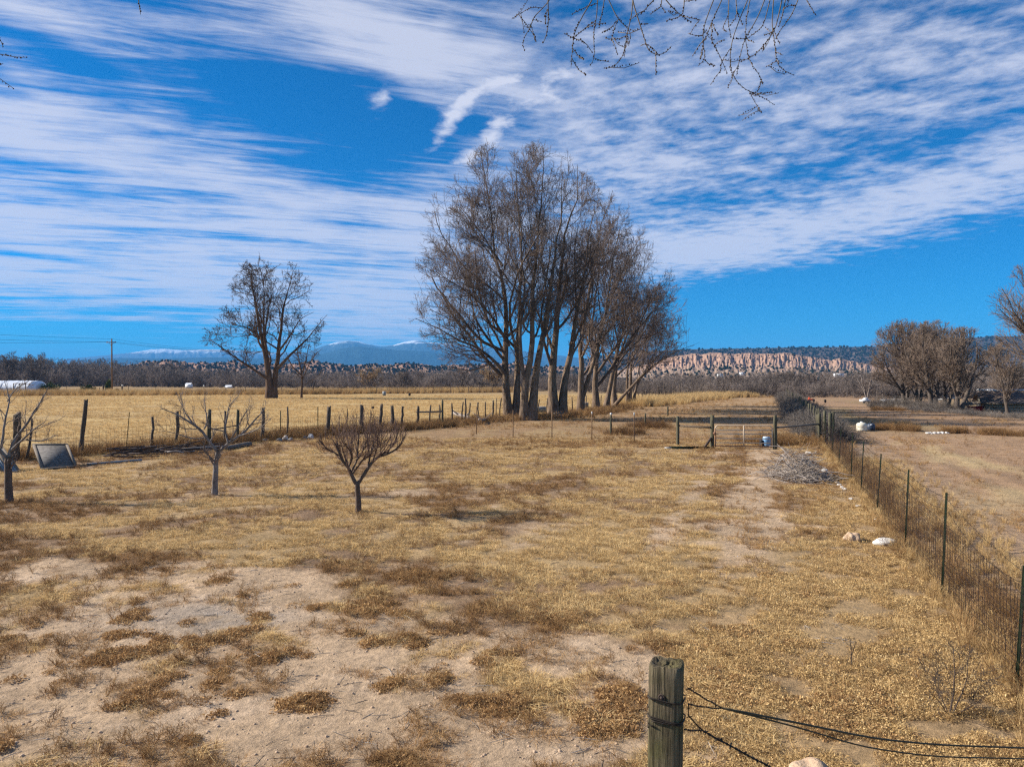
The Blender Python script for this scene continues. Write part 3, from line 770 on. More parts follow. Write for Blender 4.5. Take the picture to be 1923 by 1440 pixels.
bare_tree('cottonwood_tree', 'tallest bare cottonwood of the row, twin-stemmed with moss at its foot', (991, 789),
          [([(984, 789), (984, 740), (990, 690), (1000, 640), (1004, 580), (1000, 520), (1008, 450), (1018, 380), (1028, 320), (1037, 272)], .46, .022),
           ([(998, 789), (1003, 740), (1010, 690), (1022, 630), (1030, 570), (1038, 500), (1052, 430), (1060, 370), (1068, 305)], .52, .022, 'trunk', 2),
           ([(986, 720), (978, 670), (982, 610), (985, 540), (975, 470), (965, 400), (960, 330)], .24, .025, 'limb', -2)],
          [(1010, 450, 88, 185), (1045, 395, 58, 125), (965, 430, 62, 150)], LVC, CW, group=GRP, seed=5, rmin=.011, tk=.74, tp=1.5, wob=.035)
bare_tree('cottonwood_tree', 'thick-trunked bare cottonwood, third along the row, with suckers at its base', (1047, 783),
          [([(1040, 783), (1041, 730), (1040, 680), (1045, 620), (1050, 560), (1055, 500), (1065, 430), (1080, 360), (1085, 315)], .62, .022),
           ([(1056, 783), (1061, 720), (1068, 660), (1075, 600), (1090, 540), (1100, 470), (1108, 410), (1112, 360)], .55, .022, 'trunk', 2),
           ([(1040, 700), (1022, 650), (1014, 600), (1020, 540), (1030, 470)], .22, .025, 'limb', -2)],
          [(1060, 500, 92, 175), (1085, 430, 60, 110)], LVC, CW, group=GRP, seed=8, rmin=.011, tk=.74, tp=1.5, wob=.035)
bare_tree('cottonwood_tree', 'slimmer bare cottonwood, fourth along the row, right of the thickest trunk', (1092, 776),
          [([(1090, 776), (1092, 720), (1090, 670), (1095, 600), (1110, 540), (1125, 470), (1140, 400), (1148, 355)], .48, .022),
           ([(1093, 750), (1108, 700), (1122, 650), (1135, 590), (1150, 530), (1160, 470), (1168, 415)], .34, .022, 'trunk', 2)],
          [(1112, 545, 84, 175), (1145, 450, 48, 95)], LVC, CW, group=GRP, seed=12, rmin=.013, tk=.74, tp=1.5, wob=.035)
LVD = [dict(LVC[0], k=16, t0=.12), dict(LVC[1], k=9), dict(LVC[2], k=7), dict(LVC[3], k=3)]
bare_tree('cottonwood_tree', 'bare cottonwood in the middle of the row, fifth trunk from the left', (1121, 772),
          [([(1120, 772), (1121, 720), (1120, 670), (1130, 610), (1150, 560), (1170, 500), (1186, 450)], .50, .022),
           ([(1121, 700), (1110, 650), (1112, 590), (1120, 530), (1130, 470)], .28, .025, 'limb', 2),
           ([(1122, 700), (1145, 660), (1170, 620), (1195, 570)], .24, .025, 'limb', -3)],
          [(1152, 560, 90, 145), (1182, 495, 52, 88)], LVD, CW, group=GRP, seed=15, rmin=.013, tk=.74, tp=1.5, wob=.035)
bare_tree('cottonwood_tree', 'leaning bare cottonwood in the row, sixth trunk, tilted to the right', (1141, 770),
          [([(1137, 770), (1146, 730), (1152, 690), (1160, 640), (1175, 590), (1195, 540), (1212, 488)], .42, .022),
           ([(1150, 700), (1172, 668), (1200, 640), (1230, 600), (1250, 570)], .22, .025, 'limb', 2)],
          [(1190, 585, 90, 122), (1222, 535, 50, 72)], LVD, CW, group=GRP, seed=19, rmin=.013, tk=.74, tp=1.5, wob=.035)
bare_tree('cottonwood_tree', 'bare cottonwood in the row with one limb sweeping low to the right', (1154, 768),
          [([(1155, 768), (1152, 725), (1158, 680), (1175, 640), (1195, 600), (1215, 560)], .46, .022),
           ([(1148, 768), (1165, 745), (1186, 720), (1212, 690), (1242, 666), (1285, 650)], .30, .022, 'trunk', -4)],
          [(1228, 620, 84, 98), (1195, 580, 78, 98)], LVD, CW, group=GRP, seed=23, rmin=.014, tk=.74, tp=1.5, wob=.035)
bare_tree('cottonwood_tree', 'farthest bare cottonwood at the right end of the row, many-stemmed', (1184, 763),
          [([(1182, 763), (1184, 720), (1190, 680), (1205, 640), (1225, 590), (1248, 555)], .36, .022),
           ([(1188, 763), (1196, 720), (1215, 690), (1250, 655), (1285, 640)], .28, .022, 'trunk', 2),
           ([(1178, 763), (1174, 715), (1178, 670), (1190, 620), (1200, 580)], .28, .022, 'trunk', -2)],
          [(1240, 620, 74, 92), (1262, 590, 46, 58)], LVD, CW, group=GRP, seed=27, rmin=.014, tk=.74, tp=1.5, wob=.035)

LONE = {'trunk': M['lone'], 'limb': M['lone'], 'crown': M['lonetwig']}
LVL = [dict(k=14, t0=.2, t1=.98, ang=48, sd=14, lr=.46, rr=.50, n=7, wig=.22, up=.05, part='limb', s=5, fall=.45, lmin=1.0),
       dict(k=8, t0=.2, t1=1.0, ang=48, sd=15, lr=.54, rr=.55, n=5, wig=.26, up=.05, part='crown', s=4, fall=.4, lmin=.6),
       dict(k=5, t0=.15, t1=1.0, ang=46, sd=15, lr=.52, rr=.6, n=3, wig=.28, up=.05, part='crown', s=3, fall=.3, lmin=.3),
       dict(k=3, t0=.2, t1=1.0, ang=42, sd=15, lr=.55, rr=.7, n=2, wig=.25, up=.05, part='crown', s=3, fall=.3, lmin=.2)]
bare_tree('cottonwood_tree', 'lone broad bare cottonwood standing in the pasture left of the tree row', (509, 748),
          [([(506, 748), (506, 715), (502, 680), (493, 640), (484, 600), (474, 555), (465, 515), (456, 492)], .72, .03),
           ([(514, 748), (515, 712), (520, 665), (525, 625), (530, 580), (536, 540), (546, 508), (553, 492)], .62, .03, 'trunk', 2),
           ([(506, 700), (502, 655), (499, 610), (502, 565), (506, 525), (500, 487)], .34, .03, 'limb', -3),
           ([(503, 712), (472, 690), (440, 668), (418, 648), (402, 637), (382, 644)], .30, .03, 'limb', -2),
           ([(518, 695), (545, 665), (568, 642), (588, 612), (606, 588)], .34, .03, 'limb', 2),
           ([(520, 665), (550, 630), (572, 600), (600, 590)], .24, .03, 'limb', -4),
           ([(494, 640), (462, 614), (432, 608), (406, 594)], .24, .03, 'limb', 3)],
          [(507, 557, 86, 78), (420, 630, 44, 34), (580, 612, 36, 46), (435, 590, 40, 40), (465, 680, 50, 28)], LVL, LONE, seed=33, rmin=.026, tk=.9, tp=1.35)
bare_tree('young_tree', 'slender young bare tree close to the right of the lone cottonwood', (567, 747),
          [([(566, 747), (568, 710), (566, 690), (560, 665), (556, 650)], .20, .04), ([(568, 712), (578, 685), (588, 665), (600, 655)], .12, .03, 'limb', 2),
           ([(567, 705), (552, 690), (545, 670), (542, 655)], .12, .03, 'limb', -2), ([(568, 700), (572, 680), (575, 660), (578, 645)], .12, .03, 'limb', 1)],
          [(572, 682, 42, 40)], [dict(LVL[0], k=7), dict(LVL[1], k=5), dict(LVL[2], k=4)], LONE, seed=36, rmin=.028)

ELM = {'trunk': M['elmlimb'], 'limb': M['elmlimb'], 'crown': M['elm']}
LVE = [dict(k=14, t0=.08, t1=.98, ang=40, sd=12, lr=.62, rr=.5, n=6, wig=.09, up=.06, part='limb', s=4, fall=.45, lmin=.5),
       dict(k=10, t0=.10, t1=1.0, ang=36, sd=12, lr=.60, rr=.55, n=4, wig=.12, up=.05, part='crown', s=3, fall=.4, lmin=.3),
       dict(k=9, t0=.1, t1=1.0, ang=32, sd=12, lr=.62, rr=.6, n=3, wig=.14, up=.06, part='crown', s=3, fall=.3, lmin=.2)]
bare_tree('elm_tree', 'broad brushy bare elm at the left of the thicket by the barn', (1698, 765),
          [([(1697, 765), (1696, 735), (1690, 700), (1680, 660), (1672, 625)], .24, .04), ([(1699, 765), (1712, 730), (1722, 690), (1730, 640), (1735, 605)], .22, .04, 'trunk', 2),
           ([(1696, 740), (1675, 715), (1655, 690), (1645, 665)], .15, .03, 'limb', -2), ([(1690, 700), (1700, 660), (1705, 620), (1706, 598)], .13, .03, 'limb', 2)],
          [(1698, 685, 72, 88), (1668, 705, 38, 55)], LVE, ELM, group='bare elms by the barn', seed=41, rmin=.016)
bare_tree('elm_tree', 'tallest brushy bare elm in the middle of the thicket by the barn', (1752, 769),
          [([(1750, 769), (1745, 735), (1738, 700), (1735, 650), (1740, 605)], .26, .04), ([(1754, 769), (1765, 730), (1775, 690), (1780, 650), (1785, 610)], .24, .04, 'trunk', 2),
           ([(1752, 745), (1725, 715), (1700, 690), (1685, 665)], .16, .03, 'limb', -2)],
          [(1755, 686, 78, 86)], LVE, ELM, group='bare elms by the barn', seed=44, rmin=.016)
bare_tree('elm_tree', 'brushy bare elm leaning over the red wall of the barn', (1800, 772),
          [([(1796, 772), (1800, 735), (1806, 700), (1812, 660), (1818, 625)], .26, .04), ([(1803, 772), (1822, 740), (1838, 705), (1850, 670), (1858, 640)], .24, .04, 'trunk', 2),
           ([(1797, 745), (1780, 715), (1770, 680), (1765, 640)], .16, .03, 'limb', -2)],
          [(1815, 692, 72, 80)], LVE, ELM, group='bare elms by the barn', seed=47, rmin=.016)
bare_tree('elm_tree', 'brushy bare elm standing behind the gap between the two leftmost elms', (1724, 765.5),
          [([(1722, 765.5), (1718, 735), (1712, 700), (1708, 660), (1712, 620)], .20, .04), ([(1726, 765.5), (1738, 730), (1748, 690), (1755, 650), (1758, 612)], .18, .04, 'trunk', 2)],
          [(1726, 690, 62, 88)], LVE, ELM, group='bare elms by the barn', seed=55, rmin=.016)
bare_tree('elm_tree', 'brushy bare elm standing behind the gap between the middle elm and the leaning one', (1778, 768),
          [([(1776, 768), (1774, 735), (1770, 700), (1768, 660), (1772, 625)], .20, .04), ([(1780, 768), (1792, 735), (1800, 700), (1806, 660), (1808, 628)], .18, .04, 'trunk', 2)],
          [(1783, 694, 62, 82)], LVE, ELM, group='bare elms by the barn', seed=57, rmin=.016)
bare_tree('elm_tree', 'thin pale-stemmed bare tree in front of the barn roof', (1893, 778),
          [([(1893, 778), (1888, 745), (1880, 710), (1874, 680), (1868, 655)], .16, .03), ([(1890, 760), (1905, 720), (1915, 690), (1922, 660)], .12, .03, 'trunk', 1)],
          [(1890, 705, 50, 62)], LVE, ELM, group='bare elms by the barn', seed=49, rmin=.014)
bare_tree('elm_tree', 'tall bare elm cut off by the right edge of the picture', (1966, 784),
          [([(1966, 784), (1964, 740), (1960, 690), (1950, 630), (1935, 570), (1925, 520)], .34, .04), ([(1970, 784), (1985, 720), (1995, 650), (1995, 560), (1990, 480)], .32, .04, 'trunk', 2),
           ([(1960, 680), (1930, 640), (1900, 610), (1875, 590)], .18, .03, 'limb', -2)],
          [(1960, 600, 82, 130), (1905, 585, 52, 50), (1920, 680, 60, 70)], LVE, ELM, seed=52, rmin=.014)

# ---- the three pruned fruit trees in the yard
LVF = [dict(k=12, t0=.25, t1=1.0, ang=38, sd=12, lr=.80, rr=.50, n=6, wig=.10, up=.20, part='crown', s=4, fall=.15, lmin=.10, zmin=0.75),
       dict(k=7, t0=.15, t1=1.0, ang=32, sd=12, lr=.50, rr=.6, n=4, wig=.12, up=.16, part='crown', s=3, fall=.3, lmin=.06)]


def z1(L): return [(x * .1806, 700 + y * .1806) + tuple(r) for x, y, *r in L]
def z2(L): return [(240 + x / 6, 720 + y / 6) + tuple(r) for x, y, *r in L]
def z3(L): return [(540 + x * .18746, 720 + y * .1875) + tuple(r) for x, y, *r in L]


FR1 = {'trunk': M['fruit'], 'limb': M['fruit'], 'crown': M['fruittwig']}
FR2 = {'trunk': M['fruit2'], 'limb': M['fruit2'], 'crown': M['fruittwig2']}
bare_tree('fruit_tree', 'small pruned vase-shaped fruit tree with dense dark upright twigs', (673, 963.5),
          [(z3([(712, 1305), (706, 1200), (703, 1100), (698, 1000)]), .078, .062, 'trunk'),
           (z3([(698, 1015), (660, 960), (640, 880), (612, 830), (562, 775), (545, 730), (520, 660), (500, 590)]), .054, .014, 'limb', -.25),
           (z3([(700, 1010), (750, 930), (800, 860), (850, 780), (890, 735), (960, 733), (1060, 700), (1120, 650), (1165, 540)]), .050, .012, 'limb', .25),
           (z3([(640, 885), (690, 770), (700, 640), (690, 500)]), .026, .010, 'limb', .3), (z3([(655, 895), (720, 820), (780, 750), (860, 690), (945, 605)]), .030, .010, 'limb', -.5),
           (z3([(612, 830), (640, 760), (590, 660), (540, 560)]), .024, .010, 'limb', .5), (z3([(630, 800), (662, 720), (640, 640), (590, 560)]), .024, .010, 'limb', -.5),
           (z3([(850, 785), (890, 690), (925, 590), (935, 500)]), .024, .010, 'limb', -.4), (z3([(800, 860), (822, 720), (850, 620), (850, 520)]), .024, .010, 'limb', .5),
           (z3([(545, 740), (480, 690), (400, 640), (340, 560)]), .020, .008, 'limb', -.2), (z3([(690, 770), (740, 690), (760, 600), (790, 500)]), .020, .008, 'limb', .6)],
          [(685, 868, 96, 112), (640, 870, 50, 70)], LVF, FR1, group='pruned fruit trees in the yard', seed=61, rmin=.0045, flare=1.2)
bare_tree('fruit_tree', 'pale-barked sprawling fruit tree standing before the stick pile', (403, 929),
          [(z2([(975, 1250), (985, 1100), (997, 900), (1018, 765)]), .090, .062, 'trunk'),
           (z2([(1018, 775), (962, 712), (930, 650), (890, 600), (860, 510), (722, 440), (600, 350), (420, 280)]), .050, .008, 'limb', -.3),
           (z2([(890, 602), (830, 622), (740, 610), (640, 562), (450, 510)]), .022, .006, 'limb', -.5), (z2([(930, 652), (950, 590), (948, 520)]), .020, .008, 'limb', .2),
           (z2([(1020, 775), (1130, 670), (1250, 590), (1330, 490), (1430, 370), (1510, 270)]), .050, .010, 'limb', .3),
           (z2([(1250, 592), (1400, 550), (1520, 490), (1650, 395)]), .024, .006, 'limb', -.3), (z2([(1130, 668), (1075, 530), (1085, 440), (1105, 250), (1140, 200), (1185, 135)]), .032, .007, 'limb', .4),
           (z2([(1075, 535), (980, 510), (900, 430)]), .020, .007, 'limb', -.3), (z2([(1150, 655), (1210, 520), (1262, 400), (1335, 250)]), .026, .007, 'limb', .3),
           (z2([(990, 895), (910, 800), (880, 740), (892, 680)]), .030, .014, 'limb', -.2), (z2([(860, 512), (880, 440), (830, 260), (800, 170)]), .024, .007, 'limb', .3),
           (z2([(722, 442), (620, 320), (560, 180), (505, 90)]), .018, .006, 'limb', .2)],
          [(405, 800, 112, 82)], [dict(LVF[0], k=8, lr=.46, up=.12, ang=44, wig=.15), dict(LVF[1], k=5, up=.08, ang=42, wig=.16)], FR2, group='pruned fruit trees in the yard', seed=64, rmin=.0045, flare=1.2)
bare_tree('fruit_tree', 'dark-trunked fruit tree at the left edge of the yard', (17, 943),
          [(z1([(98, 1340), (80, 1150), (75, 990), (88, 865)]), .105, .078, 'trunk'), (z1([(82, 900), (20, 800), (-60, 720), (-140, 600)]), .055, .015, 'limb', -.2),
           (z1([(88, 870), (120, 760), (160, 640), (250, 540), (310, 440), (390, 280), (430, 150)]), .050, .008, 'limb', .3),
           (z1([(108, 815), (190, 750), (280, 690), (400, 590), (545, 500)]), .040, .007, 'limb', -.3), (z1([(275, 695), (420, 712), (540, 682), (622, 640)]), .020, .006, 'limb', -.2),
           (z1([(10, 790), (30, 620), (45, 440), (75, 300), (0, 180), (-20, 90)]), .036, .007, 'limb', .3), (z1([(75, 300), (130, 200), (210, 120), (310, 60)]), .016, .006, 'limb', 0.1)],
          [(10, 800, 105, 95)], [dict(LVF[0], k=9, lr=.46, up=.12, ang=44, wig=.15), dict(LVF[1], k=5, up=.08, ang=42, wig=.16)], {'trunk': M['fruit'], 'limb': M['fruit2'], 'crown': M['fruittwig2']}, group='pruned fruit trees in the yard', seed=67, rmin=.0045, flare=1.2)


# ---- branches of a tree behind the viewer, hanging into the top of the picture
def overhang():
    rg = np.random.default_rng(77)
    Z = lambda L: [(940 + x * .3224, y * .3224) for x, y in L]
    strands = [
        [Z([(300, -60), (290, 0), (245, 50), (185, 110), (180, 150), (140, 215), (125, 260), (140, 295)]), Z([(180, 150), (195, 200), (210, 245)]), Z([(230, 45), (165, 38), (100, 80), (55, 110)]), Z([(185, 110), (240, 125)])],
        [Z([(280, -60), (275, 0), (280, 100), (275, 180), (250, 250)]), Z([(278, 60), (260, 105)])],
        [Z([(560, -60), (535, 0), (480, 90), (425, 200), (415, 330), (410, 395)]), Z([(415, 340), (450, 410), (500, 440)]), Z([(425, 280), (455, 325), (488, 350)]), Z([(425, 215), (370, 190)]), Z([(420, 220), (480, 170), (550, 120)]), Z([(425, 215), (480, 235)])],
        [Z([(570, -60), (565, 0), (560, 100), (540, 200), (550, 345), (520, 385)]), Z([(550, 345), (590, 360), (635, 365)]), Z([(562, 20), (500, 40), (410, 85)])],
        [Z([(610, -60), (605, 0), (590, 80), (575, 165)])],
        [Z([(600, -60), (630, 0), (680, 110), (765, 190), (745, 270)]), Z([(680, 115), (640, 165), (585, 195)]), Z([(682, 120), (655, 180), (645, 240)])],
        [Z([(775, -60), (770, 0), (765, 80), (735, 210), (715, 330), (660, 395), (600, 400)]), Z([(735, 215), (680, 240), (610, 230)]), Z([(720, 250), (718, 330)])],
        [Z([(760, -60), (775, 30), (820, 170), (845, 250), (860, 300), (915, 325), (960, 315), (995, 270)]), Z([(845, 245), (905, 290), (912, 320)]), Z([(843, 262), (810, 275)]), Z([(815, 135), (865, 135)])],
        [Z([(930, -60), (895, 0), (815, 85)])],
        [Z([(960, -60), (935, 0), (940, 40), (870, 85)]), Z([(940, 40), (968, 78)])],
        [Z([(930, -60), (960, 0), (1030, 75), (1065, 100), (1110, 130)])],
        [Z([(1075, -60), (1070, 0), (1065, 95), (965, 122)]), Z([(1065, 95), (1120, 108), (1175, 120)]), Z([(1068, 20), (1150, 5)])],
        [Z([(1270, -60), (1240, 0), (1185, 150), (1175, 250), (1200, 345), (1150, 385)]), Z([(1200, 345), (1225, 375), (1260, 385)]), Z([(1185, 215), (1140, 212), (1095, 200)]), Z([(1190, 260), (1165, 350)])],
        [Z([(1310, -60), (1290, 0), (1230, 130), (1190, 240)]), Z([(1225, 140), (1225, 250), (1258, 305)]), Z([(1232, 130), (1268, 215)])],
        [Z([(1330, -60), (1330, 0), (1325, 150), (1345, 220)]), Z([(1328, 100), (1290, 170), (1320, 190)])],
        [Z([(1460, -60), (1440, 0), (1390, 120), (1350, 230), (1335, 330), (1340, 410), (1375, 480), (1440, 535), (1520, 550), (1582, 535)]), Z([(1440, 535), (1480, 610), (1515, 658)]), Z([(1440, 535), (1530, 575), (1588, 612)]), Z([(1335, 290), (1280, 370), (1275, 432)]), Z([(1280, 375), (1302, 412)])],
        [Z([(1555, -60), (1540, 0), (1490, 120), (1420, 230), (1390, 350), (1375, 440)]), Z([(1420, 240), (1440, 370), (1500, 440), (1525, 500)]), Z([(1445, 390), (1380, 462)]), Z([(1420, 240), (1475, 260)]), Z([(1420, 235), (1350, 235)])],
        [Z([(1585, -60), (1560, 40), (1530, 160), (1430, 230)])],
        [Z([(1650, -60), (1640, 0), (1600, 180), (1480, 330), (1400, 360)]), Z([(1600, 185), (1545, 200)])],
        [Z([(1595, -60), (1590, 0), (1580, 150), (1600, 270), (1605, 370), (1640, 410), (1710, 440)]), Z([(1605, 370), (1540, 400)]), Z([(1602, 290), (1645, 315)]), Z([(1590, 170), (1632, 265)])],
        [Z([(1745, -60), (1735, 0), (1690, 100), (1620, 190), (1600, 230)]), Z([(1730, 30), (1665, 40)])],
        [Z([(1665, -60), (1660, 0), (1635, 120), (1620, 160)])],
        [Z([(1760, -60), (1780, 0), (1840, 95)])],
        [Z([(1380, -60), (1370, 0), (1380, 90), (1340, 150)]), Z([(1378, 60), (1410, 150)])],
        [Z([(1480, -60), (1450, 0), (1430, 130), (1425, 230)])],
        [[(258, -22), (260, 0), (264, 28)]],
        [[(-60, 90), (-20, 98), (8, 104), (30, 108), (50, 108)]],
        [[(-60, 20), (-20, 50), (2, 75), (6, 88)]],
        [[(-60, 140), (-20, 130), (6, 120)]],
    ]
    root = thing('willow_tree', 'budding bare twigs hanging from a tree behind the viewer at the top edge', 'tree', (4.6, -4.2, 0))
    g0 = np.array([4.6, -4.2, 0.0])
    tips = []
    for k, grp in enumerate(strands):
        Yb = rg.uniform(4.6, 6.4); mb = MB(); bd = MB()
        main = None
        for j, pl in enumerate(grp):
            P = [at(x, y, Yb + (0 if j == 0 else rg.uniform(-.08, .08) * i)) for i, (x, y) in enumerate(pl)]
            n = max(5, 3 * len(P)); P = resample(P, n)
            if j == 0:
                main = P; r = np.linspace(.0048, .0019, n); tips.append((P[0].copy(), .0062))
            else:
                i = np.argmin(np.linalg.norm(main - P[0], axis=1)); P = P + (main[i] - P[0]) * np.linspace(1, 0.6, n)[:, None]; r = np.linspace(.0026, .0016, n)
            mb.tube(P - g0, r, 5)
            # buds: paired swellings along the younger end
            d = np.r_[0, np.cumsum(np.linalg.norm(np.diff(P, axis=0), axis=1))]; Lt = d[-1]
            s0 = 0.45 if j == 0 else 0.1
            side_tw = []
            for s in np.arange(Lt * s0, Lt, 0.021):
                p = np.array([np.interp(s, d, P[:, c]) for c in range(3)])
                off = rg.normal(size=3); off = off / np.linalg.norm(off) * .006
                bd.ball(p - g0 + off, rg.uniform(.0038, .0066), int(rg.integers(99)), .2, 0, (1, 1, 1.2))
                if rg.random() < 0.055: side_tw.append(p)
            for p in side_tw:
                dr = norm(np.array([rg.normal() * .8, rg.normal() * .8, rg.uniform(-1, .5)]))
                ln = rg.uniform(.08, .22); Q = np.array([p, p + dr * ln * .5, p + dr * ln + [0, 0, -.02 if rg.random() < .5 else .04]])
                mb.tube(Q - g0, [.0028, .0024, .002], 4)
                for s in np.linspace(.15, 1, int(ln / .022)):
                    q = p + (Q[2] - p) * s + rg.normal(size=3) * .003
                    bd.ball(q - g0, rg.uniform(.0036, .006), int(rg.integers(99)), .2, 0, (1, 1, 1.2))
        tw = mb.build('hanging_twig', M['willow'], root, True)
        if bd.V: tag(bd.build('buds', M['bud'], tw), kind='stuff')
    # limbs above the frame that carry the twigs, and the trunk they come from
    mb = MB()
    fork = np.array([4.2, -2.0, 6.6])
    ends = {}
    for p, r in tips:
        key = 'l' if p[0] < -1.5 else int((p[0] + 0.3) // 0.9); ends.setdefault(key, []).append(p)
    for key, ps in ends.items():
        c = np.mean(ps, axis=0) + np.array([0, -.5, .55])
        P = resample([fork, fork * .55 + c * .45 + [0, 0, .5], c * .75 + fork * .25 + [0, 0, .45], c], 12)
        mb.tube(P - g0, np.linspace(.055, .016, 12), 7)
        for p in ps:
            mb.tube(resample([c, (c + p) / 2 + [0, 0, .12], p + [0, 0, .02], p], 7) - g0, np.linspace(.012, .0062, 7), 5)
    mb.build('limb', M['elmlimb'], root, True)
    tr = MB(); tr.tube(resample([[4.6, -4.2, -.1], [4.6, -4.1, 1.5], [4.5, -3.6, 3.5], [4.35, -2.8, 5.3], [4.2, -2.0, 6.65]], 14) - g0, np.linspace(.30, .07, 14), 10)
    tr.build('trunk', M['bark'], root, True)


overhang()


# ------------------------------------------------------------------ far woods, shrubs and scattered plants
PROTO = bpy.data.collections.new('plant_kinds')      # source clumps for the uncountable cover; never linked to the scene


def proto_col(name, meshes):
    c = bpy.data.collections.new(name)
    for i, (me, m) in enumerate(meshes):
        me.materials.clear(); me.materials.append(m)
        o = bpy.data.objects.new('%s.%03d' % (name, i), me); c.objects.link(o)
    return c


def scatter(name, label, cat, col, pts, scale, idx, tint, tilt=0.12, seed=0, parent=None):
    rg = np.random.default_rng(seed); n = len(pts)
    me = bpy.data.meshes.new(name); me.vertices.add(n); me.vertices.foreach_set('co', np.asarray(pts, np.float32).ravel())
    rot = np.c_[rg.normal(0, tilt, n), rg.normal(0, tilt, n), rg.random(n) * 6.283]
    a = me.attributes.new('rot', 'FLOAT_VECTOR', 'POINT'); a.data.foreach_set('vector', rot.astype(np.float32).ravel())
    sc = np.asarray(scale, np.float32)
    if sc.ndim == 1: sc = np.stack([sc, sc, sc], 1)
    a = me.attributes.new('sc', 'FLOAT_VECTOR', 'POINT'); a.data.foreach_set('vector', sc.astype(np.float32).ravel())
    a = me.attributes.new('ix', 'INT', 'POINT'); a.data.foreach_set('value', np.asarray(idx, np.int32))
    a = me.attributes.new('tint', 'FLOAT', 'POINT'); a.data.foreach_set('value', np.asarray(tint, np.float32))
    o = obj(name, me, None, parent); tag(o, label, cat, kind='stuff')
    g = bpy.data.node_groups.new(name, 'GeometryNodeTree')
    g.interface.new_socket('Geometry', in_out='INPUT', socket_type='NodeSocketGeometry')
    g.interface.new_socket('Geometry', in_out='OUTPUT', socket_type='NodeSocketGeometry')
    N = g.nodes; L = g.links
    gi = N.new('NodeGroupInput'); go = N.new('NodeGroupOutput'); ip = N.new('GeometryNodeInstanceOnPoints')
    ci = N.new('GeometryNodeCollectionInfo'); ci.inputs[0].default_value = col; ci.inputs['Separate Children'].default_value = True; ci.inputs['Reset Children'].default_value = True

    def na(nm, t):
        k = N.new('GeometryNodeInputNamedAttribute'); k.data_type = t; k.inputs[0].default_value = nm; return k.outputs[0]
    L.new(gi.outputs[0], ip.inputs['Points']); L.new(ci.outputs[0], ip.inputs['Instance']); ip.inputs['Pick Instance'].default_value = True
    L.new(na('ix', 'INT'), ip.inputs['Instance Index']); L.new(na('rot', 'FLOAT_VECTOR'), ip.inputs['Rotation']); L.new(na('sc', 'FLOAT_VECTOR'), ip.inputs['Scale'])
    L.new(ip.outputs[0], go.inputs[0])
    md = o.modifiers.new('scatter', 'NODES'); md.node_group = g
    return o


def blade_attr(me, vals):
    a = me.attributes.new('blade', 'FLOAT', 'POINT'); a.data.foreach_set('value', np.asarray(vals, np.float32))


def tuft(seed, nb, h, spread, lean, w, bend=0.5, hv=0.4, flat=0.0):
    """a clump of curved blades, two quads and a tip each"""
    rg = np.random.default_rng(seed); V = []; Q = []; T = []; bl = []
    for i in range(nb):
        r = spread * math.sqrt(rg.random()); a = rg.random() * 6.283; c = np.array([r * math.cos(a), r * math.sin(a), -.01])
        la = a + rg.normal() * 0.9; ln = abs(rg.normal(lean, lean * .5)); hh = h * rg.uniform(1 - hv, 1 + hv)
        d = np.array([math.cos(la), math.sin(la), 0]); s = np.array([-d[1], d[0], 0]) * w * rg.uniform(.6, 1.3) / 2
        if rg.random() < .5: s = np.array([math.cos(la + .7), math.sin(la + .7), 0]) * w / 2
        m = c + d * hh * ln * .35 + np.array([0, 0, hh * .55]); e = c + d * hh * ln * (1 + bend) + np.array([rg.normal() * .1 * hh, rg.normal() * .1 * hh, hh * max(.12, 1 - bend * ln * rg.uniform(.5, 1.2))])
        n = len(V); V += [c - s, c + s, m + s * .8, m - s * .8, e]; Q.append([n, n + 1, n + 2, n + 3]); T.append([n + 3, n + 2, n + 4]); bl += [rg.random()] * 5
    me = mesh_np('tuft', np.array(V), Q, T); blade_attr(me, bl); return me


def crumple(seed, nb, R0, h, sz):
    """a low mat of curled dead leaves and stalks"""
    rg = np.random.default_rng(seed); V = []; Q = []; bl = []
    for i in range(nb):
        r = R0 * rg.random() ** .6; a = rg.random() * 6.283; z = h * (1 - (r / R0) ** 2) * rg.random() ** .7
        c = np.array([r * math.cos(a), r * math.sin(a), z + .004]); u = norm(rg.normal(size=3) * [1, 1, .7]); v = norm(np.cross(u, rg.normal(size=3))); w = np.cross(u, v)
        L = sz * rg.uniform(.5, 1.5); W = L * rg.uniform(.25, .6); k = L * rg.uniform(.1, .5)
        n = len(V); V += [c - u * L - v * W * .4, c - u * L * .2 - v * W + w * k * .4, c - u * L * .2 + v * W + w * k * .4, c - u * L + v * W * .4, c + u * L * .8 - v * W * .5 - w * k, c + u * L * .8 + v * W * .5 - w * k]
        Q += [[n, n + 1, n + 2, n + 3], [n + 1, n + 4, n + 5, n + 2]]; bl += [rg.random()] * 6
    me = mesh_np('crumple', np.array(V), Q); blade_attr(me, bl); return me


